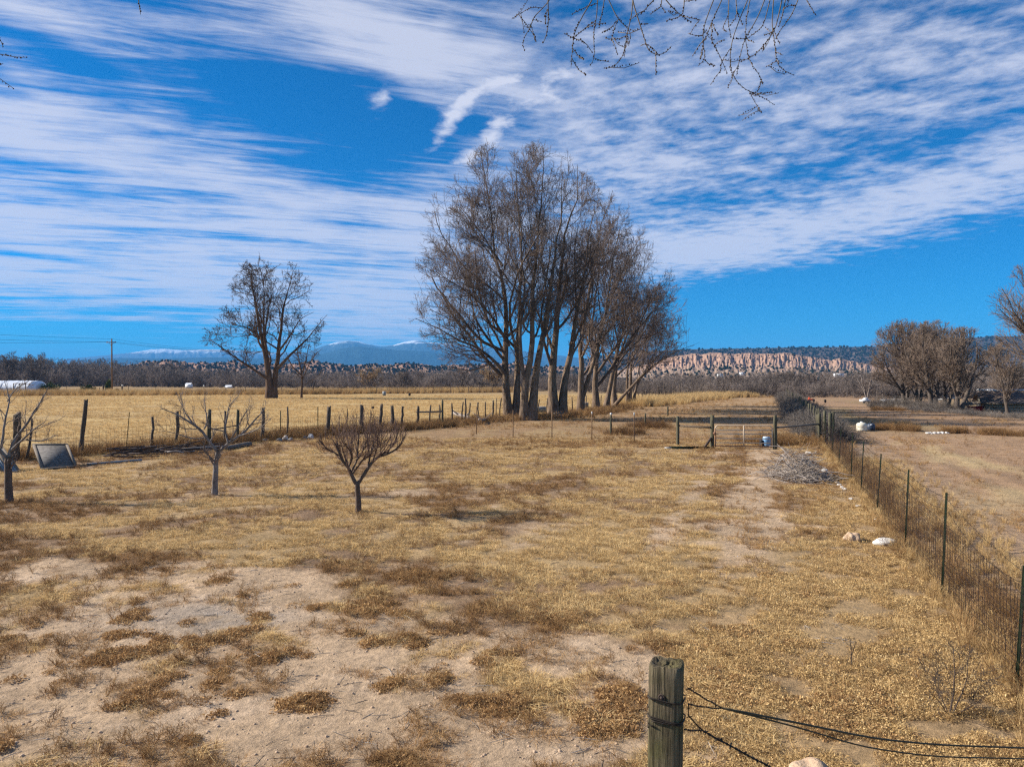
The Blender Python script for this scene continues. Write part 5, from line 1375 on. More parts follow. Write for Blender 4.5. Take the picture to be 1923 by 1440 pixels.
def near_post():
    Y = 3.40; g0 = np.array([at(1252, 1300, Y)[0], Y, 0.0]); ztop = at(1255, 1243, Y)[2]
    t = thing('barbed_wire_fence', 'square weathered post wrapped in barbed wire in the near foreground', 'fence', g0)
    w = .150; a = math.radians(-21)
    # a square timber with worn arrises and a hollowed, furry cut top
    rg = np.random.default_rng(4); n = 40; zs = np.linspace(-.15, ztop, n); per = 28; V = []
    for z in zs:
        for k in range(per):
            th = k / per * 6.283 + .785; c, s = math.cos(th), math.sin(th); q = max(abs(c), abs(s)); rr = (.5 / q) * (1 - .10 * max(0, (abs(c * s) * 2 - .88)) / .12)
            V.append([c * rr * w, s * rr * w * .97, z])
    V = np.array(V).reshape(n, per, 3)
    grain = fbm(np.arange(per) * 1.7 + 3, np.zeros(per), 2) - .5
    V[:, :, :2] *= (1 + .035 * grain[None, :, None] + .006 * rg.normal(size=(n, per, 1)))
    V[-1, :, 2] += rg.normal(size=per) * .004 - .006
    Q = [[i * per + k, i * per + (k + 1) % per, (i + 1) * per + (k + 1) % per, (i + 1) * per + k] for i in range(n - 1) for k in range(per)]
    Vf = V.reshape(-1, 3); rings = []; prev = (n - 1) * per; allV = [Vf]; cnt = len(Vf)
    for sc, dz in ((.9, -.001), (.7, -.012), (.45, -.018), (.2, -.02)):
        R_ = V[-1] * [sc, sc, 1]; R_[:, 2] = ztop + dz + rg.normal(size=per) * .005; allV.append(R_)
        Q += [[prev + k, prev + (k + 1) % per, cnt + (k + 1) % per, cnt + k] for k in range(per)]; prev = cnt; cnt += per
    Q.append([prev, prev + 7, prev + 14, prev + 21])
    Vf = np.concatenate(allV); ca, sa = math.cos(a), math.sin(a)
    Vf = Vf @ np.array([[ca, sa, 0], [-sa, ca, 0], [0, 0, 1]])
    Vf[:, 0] += (Vf[:, 2] - ztop) * .012
    m, nt, b = new_mat('old_square_post'); N = nt.nodes; L = nt.links
    tc = N.new('ShaderNodeTexCoord'); mp = N.new('ShaderNodeMapping'); mp.inputs['Scale'].default_value = (1, 1, .045); L.new(tc.outputs['Object'], mp.inputs[0])
    n1 = N.new('ShaderNodeTexNoise'); n1.inputs['Scale'].default_value = 75; n1.inputs['Detail'].default_value = 6; n1.inputs['Roughness'].default_value = .7; L.new(mp.outputs[0], n1.inputs[0])
    n2 = N.new('ShaderNodeTexNoise'); n2.inputs['Scale'].default_value = 5; n2.inputs['Detail'].default_value = 6; L.new(tc.outputs['Object'], n2.inputs[0])
    r1 = N.new('ShaderNodeValToRGB'); e = r1.color_ramp.elements; e[0].position = .36; e[0].color = (.024, .018, .011, 1); e[1].position = .68; e[1].color = (.25, .195, .12, 1); L.new(n1.outputs[0], r1.inputs[0])
    r2 = N.new('ShaderNodeMapRange'); L.new(n2.outputs[0], r2.inputs[0]); r2.inputs[1].default_value = .42; r2.inputs[2].default_value = .66; r2.inputs[4].default_value = .75
    mx = N.new('ShaderNodeMix'); mx.data_type = 'RGBA'; mx.blend_type = 'MULTIPLY'; L.new(r2.outputs[0], mx.inputs[0]); L.new(r1.outputs[0], mx.inputs[6]); mx.inputs[7].default_value = (.58, .70, .36, 1)
    L.new(mx.outputs[2], b.inputs['Base Color']); b.inputs['Roughness'].default_value = .93
    bp = N.new('ShaderNodeBump'); bp.inputs['Strength'].default_value = 1; bp.inputs['Distance'].default_value = .012; L.new(n1.outputs[0], bp.inputs['Height']); L.new(bp.outputs[0], b.inputs['Normal'])
    p = obj('post', mesh_np('post', Vf, Q), m, t)
    # knot
    fn = np.array([math.sin(a), -math.cos(a), 0]); fr = np.array([math.cos(a), math.sin(a), 0])
    kc = fn * (w * .5 * .97) + fr * (-.012) + [0, 0, at(1247, 1298, Y)[2]]
    mb = MB(); ring = [kc + fr * .013 * math.cos(k) + np.array([0, 0, .014 * math.sin(k)]) + fn * .002 for k in np.linspace(0, 6.283, 14)]; mb.tube(ring, .0035, 5)
    mb.ball(kc, .010, 5, .15, 1, (1, 1, 1)); mb.build('knot', M['stick'], p)

    def wrap(z0, z1, r, turns=1.0, ph=0.0, n=42):
        P = []
        for k in range(n):
            th = ph + turns * 6.283 * k / (n - 1); c, s = math.cos(th), math.sin(th); q = max(abs(c), abs(s)) ** .9; rr = (.5 / q) * w * 1.0 + r + .0015
            rr = min(rr, w * .665)
            x, y = c * rr, s * rr; P.append([x * ca - y * sa, x * sa + y * ca, z0 + (z1 - z0) * k / (n - 1)])
        return np.array(P)
    zA = at(1225, 1300, Y)[2]; zB = at(1220, 1338, Y)[2]
    for i, (z0, z1, r, tu, ph) in enumerate(((zA, zA - .055, .0032, 1.0, -2.5), (zB, zB - .05, .0034, 1.0, -2.4), (zB - .012, zB - .035, .003, 1.02, -2.2), (zB + .01, zB - .055, .003, 1.0, -2.6), (zA + .02, zA - .02, .0026, .5, 2.0))):
        mb = MB(); mb.tube(wrap(z0, z1, r, tu, ph), r, 6); mb.build('wire_wrap', M['barb'], t, True)
    rgb = np.random.default_rng(6)
    S1 = at(1292, 1291, Y + .02); J1 = at(1357, 1329, Y + .35); S2 = at(1292, 1321, Y - .02); E1 = at(1935, 1404, 5.2); K2 = at(1320, 1371, Y + .12); E2 = at(1700, 1560, 4.0)
    for a_, b_, s_, br in ((S1, J1, .004, .12), (S2, J1, .006, 1.0)):
        k = barbed(a_ - g0, b_ - g0, 10, s_, .0034, rgb, br, .016); k.build('barbed_wire', M['barb'], t)
    P = resample([J1, at(1500, 1357, 4.0), at(1640, 1386, 4.4), at(1760, 1398, 4.8), E1, at(2300, 1420, 6.8)], 40) - g0
    mb = MB(); mb.tube(P, .0062, 7); mb.build('strand', M['rope'], t, True)
    P2 = resample([J1, at(1500, 1365, 4.0), at(1620, 1402, 4.4), at(1750, 1420, 4.8), at(1935, 1424, 5.2), at(2300, 1450, 6.8)], 40) - g0
    mb = MB(); mb.tube(P2, .0048, 6); mb.build('strand', M['rope'], t, True)
    for a_, b_, s_ in ((at(1293, 1342, Y), K2, .004), (at(1285, 1369, Y - .03), K2, .002)):
        k = barbed(a_ - g0, b_ - g0, 8, s_, .0036, rgb, .2, .014); k.build('barbed_wire', M['barb'], t)
    k = barbed(K2 - g0, E2 - g0, 20, .02, .0046, rgb, .085, .020); k.build('barbed_wire', M['barb'], t)
    k = barbed(at(1293, 1322, Y) - g0, at(1293, 1345, Y) - g0, 6, -.0, .003, rgb, .2, .012); k.build('barbed_wire', M['barb'], t)
    # the far end of the strands: a second post out of the frame
    q = np.array([at(2300, 1420, 6.8)[0], 6.8, 0]); wood_post('post', q - g0 - [0, 0, .15], q - g0 + [0, 0, 1.25], .08, M['post'], t, 777, 9)
    q = np.array([at(1700, 1560, 4.0)[0], 4.0, 0]) ; wood_post('post', q - g0 - [0, 0, .15], q - g0 + [0, 0, at(1700, 1560, 4.0)[2] + .15], .07, M['post'], t, 778, 9)


near_post()


# ------------------------------------------------------------------ grass and weeds
gcol = proto_col('dry_grass', [(tuft(i, 26, .042, .05, 1.0, .0040), M['grass']) for i in range(4)] + [(tuft(10 + i, 28, .07, .05, .95, .0042, .7), M['grass']) for i in range(3)])
mcol = proto_col('leaf_mat', [(crumple(20 + i, 70, .12, .05, .013), M['rust']) for i in range(4)])
ocol = proto_col('ochre_mat', [(crumple(40 + i, 80, .11, .055, .009), M['grass']) for i in range(3)] + [(tuft(44, 40, .06, .07, .9, .005), M['grass'])])
bcol = proto_col('brown_weed', [(tuft(30 + i, 36, .045, .07, 1.1, .0035, .3, .6), M['rust']) for i in range(3)] + [(tumble(34, 40, .09, 1.3, .0016), M['rust'])])
tcol = proto_col('tall_grass', [(tuft(50 + i, 46, .42, .10, .35, .007, .6), M['grass']) for i in range(3)])
rcol = proto_col('rust_weed', [(tumble(60 + i, 80, .42, .9, .0032, 4), M['rust']) for i in range(3)] + [(tuft(64, 50, .34, .12, .35, .006, .5), M['rust'])])
wcol = proto_col('grey_weed', [(tumble(70 + i, 110, .5, 1.0, .0045, 4), M['grey']) for i in range(4)])


def fan(n, y0, y1, rg, pw=1.3, a=.86):
    """points over the ground in front of the viewer, thinning with distance"""
    u = rg.random(n); e = 2 - pw
    Y = (y0 ** e + u * (y1 ** e - y0 ** e)) ** (1 / e); X = rg.uniform(-a, a, n) * Y
    return X, Y


def put(name, label, col, X, Y, sc, nk, tint, seed, tilt=.1, cat='grass'):
    rg = np.random.default_rng(seed); P = np.c_[X, Y, gz(X, Y) - .004]
    scatter(name, label, cat, col, P, sc, rg.integers(0, nk, len(X)), np.clip(tint, 0, 1), tilt, seed)


def build_grass():
    rg = np.random.default_rng(91)
    X, Y = fan(230000, 5.2, 41, rg)
    past, right, yard, lane = zones(X, Y); keep = (yard + lane) > .5; X, Y = X[keep], Y[keep]
    b = bare_mask(X, Y); n1 = fbm(X * .62, Y * .62, 5); px, py = to_px(X, Y)
    cl = fbm(X * 2.3 + 11, Y * 2.3, 4); xr = X - .355 * Y
    yel = sstep(.44, .60, n1 + .25 * (cl - .5))
    for cx, cy, rx, ry, w in ((580, 1010, 260, 45, .5), (1110, 1090, 190, 75, .55), (1000, 870, 350, 22, .35), (1180, 950, 140, 40, .3), (640, 965, 150, 16, .4), (430, 900, 300, 30, .3)): yel = np.maximum(yel, ell(px, py, cx, cy, rx, ry) * w * 1.6 * sstep(.35, .6, cl + .1))
    och = ochre(X, Y) * sstep(.25, .5, cl + .25)
    near_cl = sstep(.50, .60, cl)
    r = rg.random(len(X))
    k1 = (r < (1 - b) * yel * .85 * (1 - .75 * och)) & (cl > .46 + .05 * rg.normal(size=len(X)))
    put('dry_grass', 'pale golden dry grass in tufts over the yard', gcol, X[k1], Y[k1], rg.uniform(.7, 1.5, k1.sum()) * (1 + .012 * Y[k1]), 7, .60 + .55 * (cl[k1] - .45) + rg.normal(0, .10, k1.sum()), 1)
    r = rg.random(len(X)); k2 = (r < (1 - b) * (1 - yel) * .85 * (1 - .95 * och) * sstep(.40, .52, cl) + b * near_cl * .22) & ~k1
    put('brown_weeds', 'low brown dead weeds over the yard', bcol, X[k2], Y[k2], rg.uniform(.6, 1.4, k2.sum()) * (1 + .012 * Y[k2]), 4, .50 + .8 * (cl[k2] - .5) + rg.normal(0, .14, k2.sum()), 2, cat='weeds')
    r = rg.random(len(X)); k3 = (r < near_cl * sstep(.56, .64, fbm(X * 1.1 + 60, Y * 1.6 + 7, 3)) * .75) & (Y < 13) & (xr < 1.2) & ~k1
    put('leaf_mats', 'ochre mats of curled dead leaves on the bare soil', mcol, X[k3], Y[k3], rg.uniform(.5, 1.15, k3.sum()), 4, .66 + rg.normal(0, .14, k3.sum()), 3, .1, 'leaf litter')
    r = rg.random(len(X)); k4 = (r < och * .62 * (1 - .7 * b) * sstep(.38, .5, cl)) & ~k1
    put('ochre_weeds', 'dense ochre low weeds in the strip along the right fence', ocol, X[k4], Y[k4], rg.uniform(.6, 1.25, k4.sum()), 4, .50 + .5 * (cl[k4] - .45) + rg.normal(0, .12, k4.sum()), 4, .15, 'weeds')
    # the golden pasture, the lane and the ploughed field
    X, Y = fan(120000, 29, 150, rg, 1.2, .80); past, right, yard, lane = zones(X, Y); cl = fbm(X * .3, Y * .3, 4)
    k = (past > .5) & (rg.random(len(X)) < sstep(.28, .48, cl))
    put('pasture_grass', 'short golden grass of the pasture beyond the left fence', gcol, X[k], Y[k], rg.uniform(1.1, 2.0, k.sum()) * (1 + .006 * Y[k]), 7, .62 + .5 * (cl[k] - .45) + rg.normal(0, .08, k.sum()), 5)
    k = (lane > .5) & (rg.random(len(X)) < .55 * sstep(.40, .56, cl))
    put('lane_grass', 'thin brown and yellow grass of the mown lane beyond the gate', bcol, X[k], Y[k], rg.uniform(1.0, 2.0, k.sum()) * (1 + .006 * Y[k]), 4, .55 + .8 * (cl[k] - .45) + rg.normal(0, .12, k.sum()), 6)
    X, Y = fan(90000, 7, 75, rg, 1.2, .95); past, right, yard, lane = zones(X, Y)
    cl = fbm((X - .355 * Y) * .5, Y * .18 + 8, 4); k = (right > .5) & (rg.random(len(X)) < .07 + .6 * sstep(.55, .68, cl)); X, Y, cl = X[k], Y[k], cl[k]
    put('field_stubble', 'pale straw stubble and weeds on the ploughed field', bcol, X, Y, rg.uniform(.7, 1.5, len(X)) * (1 + .012 * Y), 4, .50 + 1.2 * (cl - .5) + rg.normal(0, .15, len(X)), 7)


build_grass()


def along(nodes, n, wid, rg, bias=0.0):
    nodes = np.array(nodes, float)[:, :2]; cs = np.r_[0, np.cumsum(np.linalg.norm(np.diff(nodes, axis=0), axis=1))]; s = rg.random(n) * cs[-1]
    x = np.interp(s, cs, nodes[:, 0]); y = np.interp(s, cs, nodes[:, 1]); d = nodes[-1] - nodes[0]; d /= np.linalg.norm(d); o = rg.normal(bias, wid, n)
    return x - d[1] * o, y + d[0] * o


def build_weeds():
    rg = np.random.default_rng(95)
    C = lambda *a: tuple(np.concatenate(v) for v in zip(*a))
    fx = lambda y0, y1, off=0: [[fence_x(y) + off, y] for y in np.linspace(y0, y1, 6)]
    fm = lambda q: [gp(x, y) for x, y in q]
    # straw-coloured tall grass: right fence, verge right of the cottonwoods, far verges
    a = along(fx(5, 36, .05), 900, .16, rg); a = C(a, along(fx(6, 30, 1.3), 1300, .55, rg))
    put('fence_grass', 'straw-coloured grass growing through the right wire fence', tcol, *a, rg.uniform(.25, .62, len(a[0])), 3, .50 + rg.normal(0, .16, len(a[0])), 11, .2)
    a = along(fx(5, 36, .5), 320, .30, rg); put('fence_weeds', 'rust-brown weeds growing through the right wire fence', rcol, *a, rg.uniform(.5, 1.25, len(a[0])), 4, .42 + rg.normal(0, .16, len(a[0])), 12, .2, 'weeds')
    a = along(fm([(1186, 764), (1230, 758.5), (1290, 752), (1345, 747), (1400, 745.5)]), 2600, 1.4, rg)
    put('verge_grass', 'tall golden grass on the verge right of the cottonwoods', tcol, *a, rg.uniform(1.2, 2.9, len(a[0])), 3, .62 + rg.normal(0, .12, len(a[0])), 13, .15)
    a = along(fm([(-60, 742.5), (200, 742), (400, 741), (560, 740), (760, 738), (980, 736)]), 5200, 2.6, rg); n = len(a[0])
    put('far_verge_grass', 'band of tawny tall grass along the far fence of the pasture', tcol, *a, rg.uniform(1.5, 3.6, n), 3, .42 + .5 * (fbm(a[0] * .05, a[1] * 0, 3) - .4) + rg.normal(0, .1, n), 14, .15)
    # rust weeds: left fence, around the trunks, by the gate
    a = along(fm([(20, 864), (400, 834), (640, 815), (830, 801)]), 900, .55, rg, .1)
    b = along(fm([(420, 833), (640, 815), (850, 800)]), 700, .55, rg, .2); c = along(fm([(835, 800), (900, 793), (960, 789), (1050, 786), (1130, 775), (1185, 766)]), 1500, .9, rg, .4)
    d = along(fm([(1460, 838), (1525, 832)]), 260, .8, rg, 1.0)
    a = C(a, b, c, d)
    put('rust_weeds', 'rust-brown dead weeds along the left fence and round the cottonwood trunks', rcol, *a, rg.uniform(.6, 1.7, len(a[0])), 4, .48 + rg.normal(0, .18, len(a[0])), 15, .2, 'weeds')
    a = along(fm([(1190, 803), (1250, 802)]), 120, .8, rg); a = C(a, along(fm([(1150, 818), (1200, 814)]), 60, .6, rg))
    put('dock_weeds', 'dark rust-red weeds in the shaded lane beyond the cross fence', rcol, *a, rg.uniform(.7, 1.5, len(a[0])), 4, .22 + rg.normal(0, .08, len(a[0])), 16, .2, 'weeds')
    # heaps in the ploughed field
    a = along(fm([(1645, 806), (1680, 806.5), (1725, 809)]), 240, .5, rg); a = C(a, along(fm([(1770, 813), (1812, 813)]), 110, .35, rg), along(fm([(1835, 815), (1900, 817)]), 130, .5, rg), along(fm([(1900, 818), (1990, 821)]), 120, .5, rg), along(fm([(1635, 770), (1700, 771)]), 110, .8, rg))
    put('field_weeds', 'rows of rusty dead weeds in the field behind the tank and drum', rcol, *a, rg.uniform(.6, 1.3, len(a[0])), 4, .40 + rg.normal(0, .15, len(a[0])), 17, .2, 'weeds')
    a = along(fm([(1640, 762), (1700, 768), (1780, 774), (1860, 781), (1960, 788), (2080, 792)]), 800, 1.0, rg, .2); n = len(a[0])
    put('grey_brush', 'grey tumbleweeds heaped along the edge of the field before the barn', wcol, *a, np.where(a[0] > 42.2, rg.uniform(.35, .8, n), rg.uniform(.8, 1.8, n)), 4, .42 + rg.normal(0, .12, n), 18, .3, 'brush')
    a = along(fx(38, 62, .1), 420, .4, rg); a = C(a, along(fx(62, 130, .1), 460, .6, rg)); n = len(a[0])
    put('choked_weeds', 'dark weeds and vines choking the fence beyond the gate', wcol, *a, rg.uniform(1.2, 3.0, n), 4, .22 + rg.normal(0, .12, n), 19, .3, 'weeds')
    a = along(fm([(1660, 764), (1830, 773)]), 320, 1.6, rg, 1.0); n = len(a[0])
    put('thicket_brush', 'brown brush round the feet of the elms by the barn', wcol, *a, np.where(a[0] > 45, rg.uniform(.6, 1.2, n), rg.uniform(1.6, 3.4, n)), 4, .30 + rg.normal(0, .12, n), 20, .3, 'brush')
    # fallen twigs on the bare soil
    tw = []
    for i in range(4):
        r2 = np.random.default_rng(800 + i); mb = MB(); mb.tube(resample([[0, 0, .006], [.08, .02 * r2.normal(), .012], [.17, .04 * r2.normal(), .006]], 6), [.0026, .0026, .0024, .0022, .002, .0016], 4); mb.tube([[.07, 0, .01], [.10, .05, .008]], .0016, 3)
        me = mesh_np('fallen_twig', np.concatenate(mb.V), np.concatenate(mb.Q)); blade_attr(me, np.full(len(me.vertices), .5)); tw.append((me, M['grey']))
    X, Y = fan(2600, 5.6, 22, rg, 1.6, .7); k = (X < fence_x(Y) - .3) & (fbm(X * .7, Y * .7, 3) > .47); n = k.sum()
    put('fallen_twigs', 'pale fallen twigs strewn over the bare soil', proto_col('fallen_twig', tw), X[k], Y[k], rg.uniform(.4, 1.5, n), 4, rg.uniform(.2, .95, n), 21, .05, 'twigs')
    cl = []
    for i in range(3):
        mb = MB(); mb.ball((0, 0, .3), 1, i, .3, 1, (1, .8, .6)); me = mesh_np('clod', np.concatenate(mb.V), None, np.concatenate(mb.T)); blade_attr(me, np.full(len(me.vertices), .5)); cl.append((me, M['clod']))
    X, Y = fan(9000, 5.4, 24, rg, 1.7, .75); k = (X < fence_x(Y) - .2) & (bare_mask(X, Y) > .35); n = k.sum()
    put('soil_clods', 'small clods and pebbles on the bare soil', proto_col('clod', cl), X[k], Y[k], rg.uniform(.3, 1, n) ** 4 * .017 + .003, 3, rg.random(n), 22, .3, 'pebbles')


M['clod'] = mat('clods', (.34, .235, .155), (.56, .41, .28), 30, .95, bump=.3, rand=.3)
build_weeds()


# ------------------------------------------------------------------ things in and around the yard
def rock(name, label, x, y, w, h, m, seed, cat='rock', group=None, sink=.25, dz=0.0):
    c = gp(x, y); k = c[1] / FPX; mb = MB(); mb.ball((0, 0, 0), 1, seed, .30, 3, (w * k / 2, w * k * .42, h * k / 2))
    o = mb.build(name, m, None, False); o.location = (c[0], c[1], zat(c) + h * k * (.5 - sink) + dz); o.rotation_euler = (0, 0, seed); return tag(o, label, cat, group)


def yard_things():
    rg = np.random.default_rng(31)
    # framed screen leaning on the left fence
    BL, BR, TL, TR = gp(78, 884), gp(145, 878), at(60.5, 833, 28.3), at(126.5, 833, 28.6)
    for p in (BL, BR): p[2] = .03
    g = (BL + BR) / 2; g[2] = 0; t = thing('framed_screen', 'grey wooden-framed screen panel leaning against the left fence', 'panel', g)
    n = norm(np.cross(BR - BL, TL - BL)); Mx = lambda u, v: BL * (1 - u) * (1 - v) + BR * u * (1 - v) + TL * (1 - u) * v + TR * u * v - g
    for nm, a, b in (('frame_board', Mx(0, .03), Mx(1, .03)), ('frame_board', Mx(0, .97), Mx(1, .97)), ('frame_board', Mx(.03, .065), Mx(.03, .935)), ('frame_board', Mx(.97, .065), Mx(.97, .935))):
        MB().beam(a, b, .09, .06).build(nm, M['board'], t)
    mb = MB(); V = [Mx(.05, .05), Mx(.95, .05), Mx(.95, .95), Mx(.05, .95)]; V = V + [v - n * .012 for v in V]
    mb.add(V, [[0, 1, 2, 3], [7, 6, 5, 4], [0, 4, 5, 1], [1, 5, 6, 2], [2, 6, 7, 3], [3, 7, 4, 0]]); mb.build('screen', M['screen'], t)
    # leaning boards at the far left
    g = gp(20, 888); t = thing('leaning_boards', 'bundle of blue-grey boards leaning behind the leftmost fruit tree', 'boards', g)
    for i in range(7):
        b = gp(6 + i * 5.2, 889 - i * .4) - g; b[2] = .02; tp = at(-26 + i * 5.0, 838 + rg.normal() * 2, depth(889) + 1.1) - g
        MB().beam(b, tp, .075, .025).build('board', M['pipe'] if i % 3 else M['board'], t)
    # stick piles
    for lab, x0, x1, y0, y1, N in (('heap of dark sticks and branches piled before the left fence', 190, 305, 862, 846, 46), ('lower heap of dark split sticks right of the taller stick heap', 300, 408, 855, 843, 34)):
        g = gp((x0 + x1) / 2, (y0 + y1) / 2); t = thing('stick_pile', lab, 'sticks', g)
        for i in range(N):
            px_ = rg.uniform(x0, x1 - 25); py_ = np.interp(px_, [x0, x1], [y0, y1]) + rg.uniform(-5, 2); a = gp(px_, py_) - g; L = rg.uniform(.5, 1.9); a[2] = .03 + abs(rg.normal()) * .13
            th = rg.normal(.35, .35); d = np.array([math.cos(th), math.sin(th), rg.normal() * .08]); r = rg.uniform(.012, .045)
            P = resample([a, a + d * L * .5 + [0, rg.normal() * .03, .02 + rg.normal() * .02], a + d * L], 6); P[:, 2] = np.maximum(P[:, 2], r)
            MB().tube(P, np.linspace(r, r * .7, 6), 6).build('stick', M['stick'] if rg.random() < .82 else M['palestick'], t, True)
    o = MB(); g = gp(215, 869); o.tube(resample([gp(163, 874) - g + [0, 0, .05], gp(200, 871) - g + [0, 0, .05], gp(266, 866.5) - g + [0, 0, .06]], 9), np.linspace(.035, .05, 9), 8)
    o = o.build('pole', M['pipe'], None, True); o.location = g; tag(o, 'pale blue-grey pole lying along the front of the stick heap', 'pole')
    o = MB(); g = gp(447, 842); o.tube(resample([gp(421, 846) - g + [0, 0, .10], gp(445, 842) - g + [0, 0, .12], gp(470, 837.5) - g + [0, 0, .11]], 9), np.linspace(.10, .12, 9) * (1 + rg.normal(size=9) * .05), 10)
    o = o.build('log', M['board'], None, True); o.location = g; tag(o, 'smooth grey log lying behind the pale fruit tree', 'log')
    # rocks by the left fence
    for i, (x, y, w, h, m, lab) in enumerate(((525, 829, 12, 8, 'darkrock', 'dark rock at the left of the little heap by the left fence'), (536, 827, 12, 10, 'whiterock', 'pale round rock in the little heap by the left fence'), (545, 829, 9, 9, 'darkrock', 'grey rock at the right of the little heap by the left fence'),
                                              (584, 823, 11, 11, 'whiterock', 'white rock beside the weeds under the left fence'), (573, 824, 10, 7, 'darkrock', 'dark rock next to the white one under the left fence'), (499, 829, 14, 7, 'darkrock', 'flat grey rock half hidden in weeds by the left fence'),
                                              (783, 806, 14, 8, 'darkrock', 'grey rock at the foot of the corner brace'))):
        rock('rock', lab, x, y, w, h, M[m], 10 + i, group='rocks along the left fence')
    for i, (a, b, r, lab) in enumerate((((853, 783), (892, 792), .16, 'pale twisted driftwood log left of the cottonwoods'), ((900, 797), (920, 789), .11, 'short bleached branch lying nearer than the driftwood log'))):
        A, B = gp(*a), gp(*b); g = (A + B) / 2; mb = MB(); L_ = np.linalg.norm(B - A); rg2 = np.random.default_rng(70 + i)
        P = resample([A - g + [0, 0, .35], (A * .6 + B * .4) - g + [0, 0, .22], (A * .3 + B * .7) - g + [0, .1, .2], B - g + [0, 0, .12]], 12); mb.tube(P, r * (1 + rg2.normal(size=12) * .15), 8)
        mb.tube(resample([P[6], P[6] + [.3, .1, .35], P[6] + [.5, .1, .5]], 5), np.linspace(r * .5, .02, 5), 6); mb.tube(resample([P[3], P[3] + [-.35, -.1, .2], P[3] + [-.7, -.1, .55]], 5), np.linspace(r * .5, .02, 5), 6)
        o = mb.build('driftwood_log', M['palestick'], None, True); o.location = g; tag(o, lab, 'log')
    # broken wooden stand under the third cottonwood
    g = gp(1047, 787); t = thing('wooden_stand', 'small broken wooden stand at the foot of the thickest cottonwood', 'stand', g)
    for a, b in (([-.3, 0, 0], [-.1, .1, .75]), ([.35, 0, 0], [.25, .1, .6]), ([.1, .3, 0], [0, .25, .7])): MB().beam(a, b, .07, .05).build('leg', M['board'], t)
    MB().beam([-.35, .08, .46], [.45, .08, .48], .05, .12).build('slat', M['board'], t); MB().beam([-.25, .06, .28], [.35, .06, .26], .05, .09).build('slat', M['board'], t)
    for i, (x0, x1, y) in enumerate(((999, 1027, 776), (1094, 1108, 766))):
        a, b = gp(x0, y), gp(x1, y); g = (a + b) / 2 + [0, 2.0, 0]; W = b[0] - a[0]; t = thing('stock_trough', ('long pale grey metal trough behind the second cottonwood', 'short pale grey metal trough behind the fifth cottonwood')[i], 'trough', g)
        MB().box([0, -.35, .28], (W, .03, .5)).box([0, .35, .28], (W, .03, .5)).box([-W / 2 + .015, 0, .28], (.03, .67, .5)).box([W / 2 - .015, 0, .28], (.03, .67, .5)).box([0, 0, .05], (W - .06, .67, .04)).build('shell', M['pipe'], t)
        MB().tube([[-W / 2, -.37, .545], [W / 2, -.37, .545]], .03, 6).tube([[-W / 2, .37, .545], [W / 2, .37, .545]], .03, 6).build('rim', M['whitemetal'], t)
    # rocks and rubbish along the right fence
    rock('rock', 'round tan rock lying in the grass left of the white rock', 1601, 1015, 26, 20, M['rock'], 3); rock('rock', 'long pointed white rock beside the right fence', 1661, 1022, 36, 18, M['whiterock'], 9)
    rock('rock', 'tan boulder at the bottom edge below the strands of wire', 1524, 1466, 74, 44, M['rock'], 4)
    for i, (x, y, w, h, lab) in enumerate(((1567, 903, 8, 6, 'farthest'), (1572, 907, 9, 6, 'second'), (1576, 911, 10, 6, 'third'), (1581, 915, 9, 6, 'fourth'), (1586, 919, 9, 6, 'nearest'))):
        rock('stone', lab + ' of five white stones in a line below the brush heap', x, y, w, h, M['whiterock'], 30 + i, 'stone', 'white stones by the brush heap', .35)
    for i, (x, y, w, h, lab) in enumerate(((1598, 938, 9, 5, 'small white stone past the line of five stones'), (1613, 950, 12, 7, 'pale curved chunk on the ground by the right fence'), (1645, 976, 7, 5, 'little white stone nearest the long white rock'), (1518, 852, 12, 6, 'white lump on the ground right of the gate brace'), (1550, 884, 12, 8, 'white lump at the right end of the brush heap'))):
        rock('stone', lab, x, y, w, h, M['whiterock'], 40 + i, 'stone', None, .35)
    # grey brush heap before the gate
    g = gp(1495, 898); t = thing('brush_heap', 'heap of bleached grey brush by the right fence before the gate', 'brush'  , g); r3 = np.random.default_rng(12)
    for part, N, r0, m in (('branches', 190, .017, M['palestick']), ('twigs', 900, .0055, M['brushtwig'])):
        a = r3.random(N) * 6.283; q = r3.random(N) ** .6; st = np.stack([np.cos(a) * q * .95, np.sin(a) * q * 1.3, np.zeros(N)], 1); st[:, 0] += .1 * st[:, 1]
        st[:, 2] = r3.random(N) * 1.0 * np.maximum(0, 1 - q ** 2) + .02
        th = r3.random(N) * 6.283; dr = np.stack([np.cos(th), np.sin(th), r3.normal(0, .28, N)], 1)
        P, Rr = grow(st, norm(dr), r3.uniform(.3, 1.0 if part == 'branches' else .6, N), np.full(N, r0), 4, .22, -.03, r3, .5); P[:, :, 2] = np.maximum(P[:, :, 2], .01)
        V, Q = tubes(P, Rr, 4 if part == 'branches' else 3); mb = MB(); mb.add(V, Q); tag(mb.build(part, m, t, True), kind='stuff')
    # dry seedlings and a dead shrub near the wires
    FRS = {'trunk': M['stick'], 'limb': M['stick'], 'crown': M['deadtwig']}
    lv = [dict(LVF[0], k=9, lr=.45, up=.06, ang=52, zmin=0.03, lmin=.03), dict(LVF[1], k=6, ang=48, lmin=.03, up=.05), dict(LVF[1], k=4, ang=45, lmin=.02, s=3, n=2, up=.03)]
